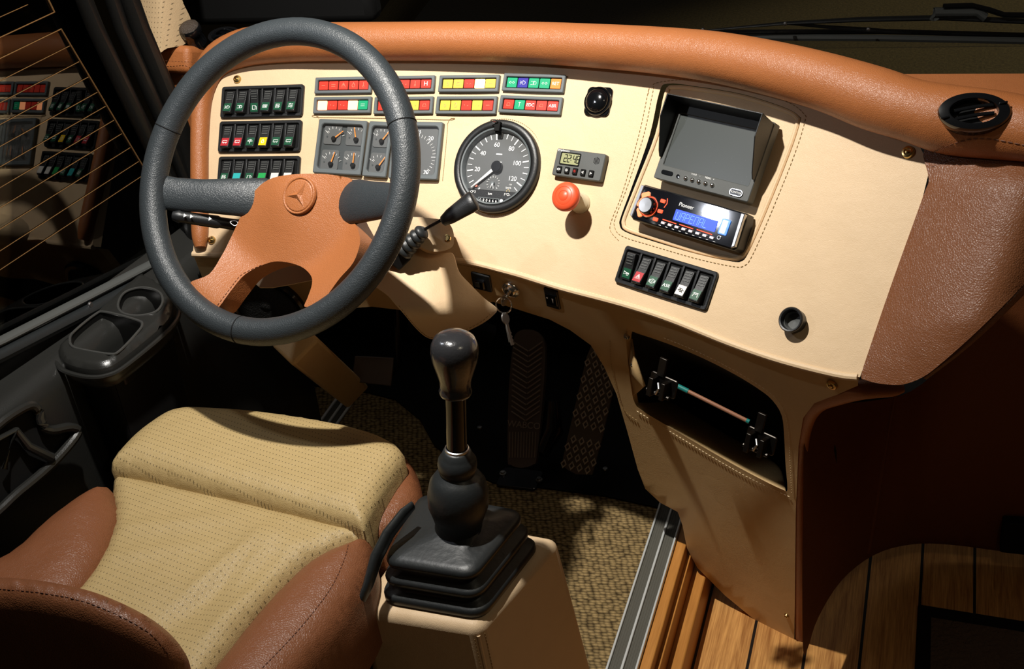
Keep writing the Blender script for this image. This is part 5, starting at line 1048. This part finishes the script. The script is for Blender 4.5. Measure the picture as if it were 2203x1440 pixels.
MB().tube([at(888, 1088, 1.72), at(870, 1105, 1.71), at(835, 1150, 1.70), at(810, 1200, 1.69), at(792, 1260, 1.68), at(770, 1310, 1.68)], [.008, .012, .014, .015, .012, .009], 16, up=(1, 0, 0), flat=.5).build('adjustment_lever', RUB, seat)
MB().tube([at(770, 1290, 1.70), at(745, 1370, 1.70), at(735, 1460, 1.70)], [.016, .020, .016], 14).build('lever_bracket', BLK, seat)

# ------------------------------------------------------------------ vents, tweeter, wiper, mat, niche contents
t = thing('air_vent', 'oval black air vent with two fins on the tan pad at the right', 'air vent', at(2100, 241, 1.60))
dv_, dn_ = cast(bvh(roll_o), 2100, 244, .008); vf = Fr(dv_, Vector((1, -.10, .02)), (0, .70, .71))
E_ = .58
def el(r, n=56): return [(r*math.cos(2*math.pi*k/n), r*E_*math.sin(2*math.pi*k/n)) for k in range(n)]
rows = [[vf.p(a, b, z) for a, b in el(r)] for r, z in ((.038, -.040), (.0430, -.006), (.0435, .000), (.0415, .0035), (.031, .005), (.0290, .005), (.0280, .002), (.0270, -.004), (.026, -.010))]
MB().grid(rows, True).build('bezel', BLKG, t, angle=50)
MB().add([vf.p(a, b, -.008) for a, b in el(.027)], [list(range(56))]).build('duct', BLKM, t)
for y in (-.0055, .0055):
    MB().tube([vf.rot(12).p(x, y+.0015*math.cos(x*60), -.001) for x in np.linspace(-.023, .023, 9)], .0026, 8, up=vf.z, flat=.7).build('fin', BLKG, t)
for s in (1, -1): MB().box(vf.rot(18), s*.0345, 0, .005, .010, .0022, .003).build('tab', BLKG, t, bevel=.0006)
t = thing('air_vent', 'small black oval vent behind the top of the steering wheel beside the tweeter', 'air vent', at(483, 76, 2.30))
vf = Fr(at(484, 78, 2.27), (1, -.1, 0), (0, .9, .42)); E_ = .6
MB().grid([[vf.p(a, b, z) for a, b in el(r)] for r, z in ((.034, -.02), (.0375, -.002), (.0375, .001), (.035, .004), (.028, .004), (.026, .0), (.025, -.01))], True).build('bezel', BLKG, t, angle=50)
MB().add([vf.p(a, b, -.010) for a, b in el(.026)], [list(range(56))]).build('duct', BLKM, t)
for y, h_ in ((.008, .014), (-.007, .012)): MB().tube([vf.p(x, y, h_*math.cos(x*55)-.004) for x in np.linspace(-.024, .024, 9)], .0022, 8).build('fin', BLKG, t)
t = thing('tweeter', 'round black tweeter with mesh top on the left end of the dash', 'tweeter', at(419, 75, 2.27))
tf = Fr(at(420, 84, 2.26), (1, 0, 0), (0, .93, .37))
MB().lathe(tf, [(.0185, -.01), (.0180, .0), (.0185, .012), (.0200, .014), (.0200, .026), (.0185, .028)], 36).build('housing', BLKG, t, angle=50)
MB().lathe(tf, [(.0188, .027), (.0175, .0310), (.010, .0330), (.0001, .0335)], 36).build('mesh_cap', plain('tweeter_mesh', srgb(60, 50, 42), .5, bump=.003, bscale=500), t, angle=60)
# windscreen wiper outside
t = thing('windscreen_wiper', 'long black windscreen wiper parked outside along the glass', 'wiper', at(1900, 70, 2.68))
MB().tube([at(1500, 70, 2.70), at(1900, 68, 2.68), at(2203, 76, 2.66), at(2500, 86, 2.64)], .0060, 8).build('blade_rubber', BLKG, t)
MB().tube([at(1560, 80, 2.69), at(1900, 82, 2.67), at(2203, 88, 2.65), at(2500, 96, 2.64)], .0075, 8).build('blade_backing', GREYP, t)
MB().tube([at(1512, 66, 2.66), at(1600, 58, 2.65), at(1690, 50, 2.64), at(1850, 42, 2.63), at(2030, 38, 2.62), at(2203, 46, 2.61), at(2400, 56, 2.6)], [.003, .005, .007, .010, .011, .011, .011], 10, flat=.5).build('wiper_arm', BLK, t)
MB().tube([at(1690, 50, 2.64), at(1780, 58, 2.65), at(1868, 64, 2.66), at(1960, 70, 2.67)], [.003, .004, .005, .003], 8).build('yoke', BLK, t)
MB().tube([at(2010, 40, 2.61), at(2010, 26, 2.60), at(2100, 26, 2.60), at(2120, 38, 2.60)], .010, 10).build('pivot_block', GREYP, t)
MB().tube([at(2030, 14, 2.59), at(2090, 12, 2.59), at(2130, 22, 2.59), at(2160, 32, 2.59), at(2280, 34, 2.59)], .006, 10).build('washer_hose', BLKG, t)
for x, y in ((1512, 64), (1689, 51), (1868, 63), (2052, 13), (2084, 12)): MB().lathe(Fr(at(x, y, 2.615), (1, 0, 0), (0, 0, 1)), [(.004, -.004), (.004, .003), (.001, .004)], 12).build('rivet', STEEL, t)
# door mat at the lower right
t = thing('door_mat', 'black bordered coarse mat on the oak floor at the lower right', 'mat', onz(2150, 1400, -.15))
mo = zpx([(1975, 1304), (2400, 1372), (2400, 1600), (1962, 1600)], -.148); MB().prism(WF, mo[::-1], -.150, -.143).build('border', BLKM, t, bevel=.002)
mi = zpx([(2003, 1335), (2400, 1398), (2400, 1600), (1998, 1600)], -.148); MB().prism(WF, mi[::-1], -.146, -.1405).build('coarse_pile', plain('coil_pile', srgb(88, 70, 54), .9, bump=.012, bscale=110), t)
# latches and pen in the niche
def latch(x, y, d, label):
    t = thing('toggle_latch', label, 'latch', at(x, y, d), 'toggle latches in the niche'); f = Fr(at(x, y, d), (.92, -.39, -.1), (0, .3, 1)); LM = plain('dark_latch_metal', (.05, .045, .04, 1), .40, 1.0)
    MB().prism(f, rrect(.048, .030, .004), 0, .003, .001).build('back_plate', LM, t); MB().box(f, -.006, .028, .004, .013, .030, .005).build('hook', LM, t, bevel=.001)
    MB().box(f, -.012, -.003, .012, .008, .030, .018).build('bracket', LM, t, bevel=.001); MB().box(f, .010, -.003, .012, .007, .028, .018).build('bracket', LM, t, bevel=.001)
    MB().tube([f.p(-.020, -.012, .012), f.p(.020, -.012, .012)], .0035, 10).build('hinge_pin', LM, t); MB().tube([f.p(-.002, .006, .014), f.p(.003, .0, .018), f.p(-.002, -.012, .016)], .002, 8).build('spring', STEEL, t)
latch(1428, 828, 1.86, 'black metal toggle latch at the left end of the open niche')
latch(1638, 948, 1.78, 'black metal toggle latch at the right end of the open niche')
t = thing('pen', 'thin brown pen with teal ends lying in the open niche', 'pen', at(1530, 870, 1.90))
a, b = at(1452, 828, 1.92), at(1612, 908, 1.88)
MB().tube([a, a.lerp(b, .18)], .0040, 12).build('cap', plain('teal_plastic', srgb(20, 110, 104), .4), t); MB().tube([a.lerp(b, .18), a.lerp(b, .96)], .0032, 12).build('barrel', plain('brown_barrel', srgb(140, 96, 72), .4), t); MB().tube([a.lerp(b, .96), b], .0036, 12).build('end_cap', bpy.data.materials['teal_plastic'], t)
# black footwell plate, its left part stretched to paint in the floor shade

t = thing('pedal_board', 'black rubber covered footwell plate behind the pedals, stretched left as painted floor shade', 'floor plate', onz(1150, 900, .004))
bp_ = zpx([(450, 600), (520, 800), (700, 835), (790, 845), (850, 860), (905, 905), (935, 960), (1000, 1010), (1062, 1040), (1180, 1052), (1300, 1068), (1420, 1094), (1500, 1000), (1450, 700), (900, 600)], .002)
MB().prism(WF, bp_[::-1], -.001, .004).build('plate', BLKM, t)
for x, y in ((1032, 921), (1302, 1010)): MB().lathe(Fr(onz(x, y, .005), (1, 0, 0), (0, 1, 0)), [(.006, 0), (.005, .003), (.0001, .0035)], 14).build('screw', STEEL, t)
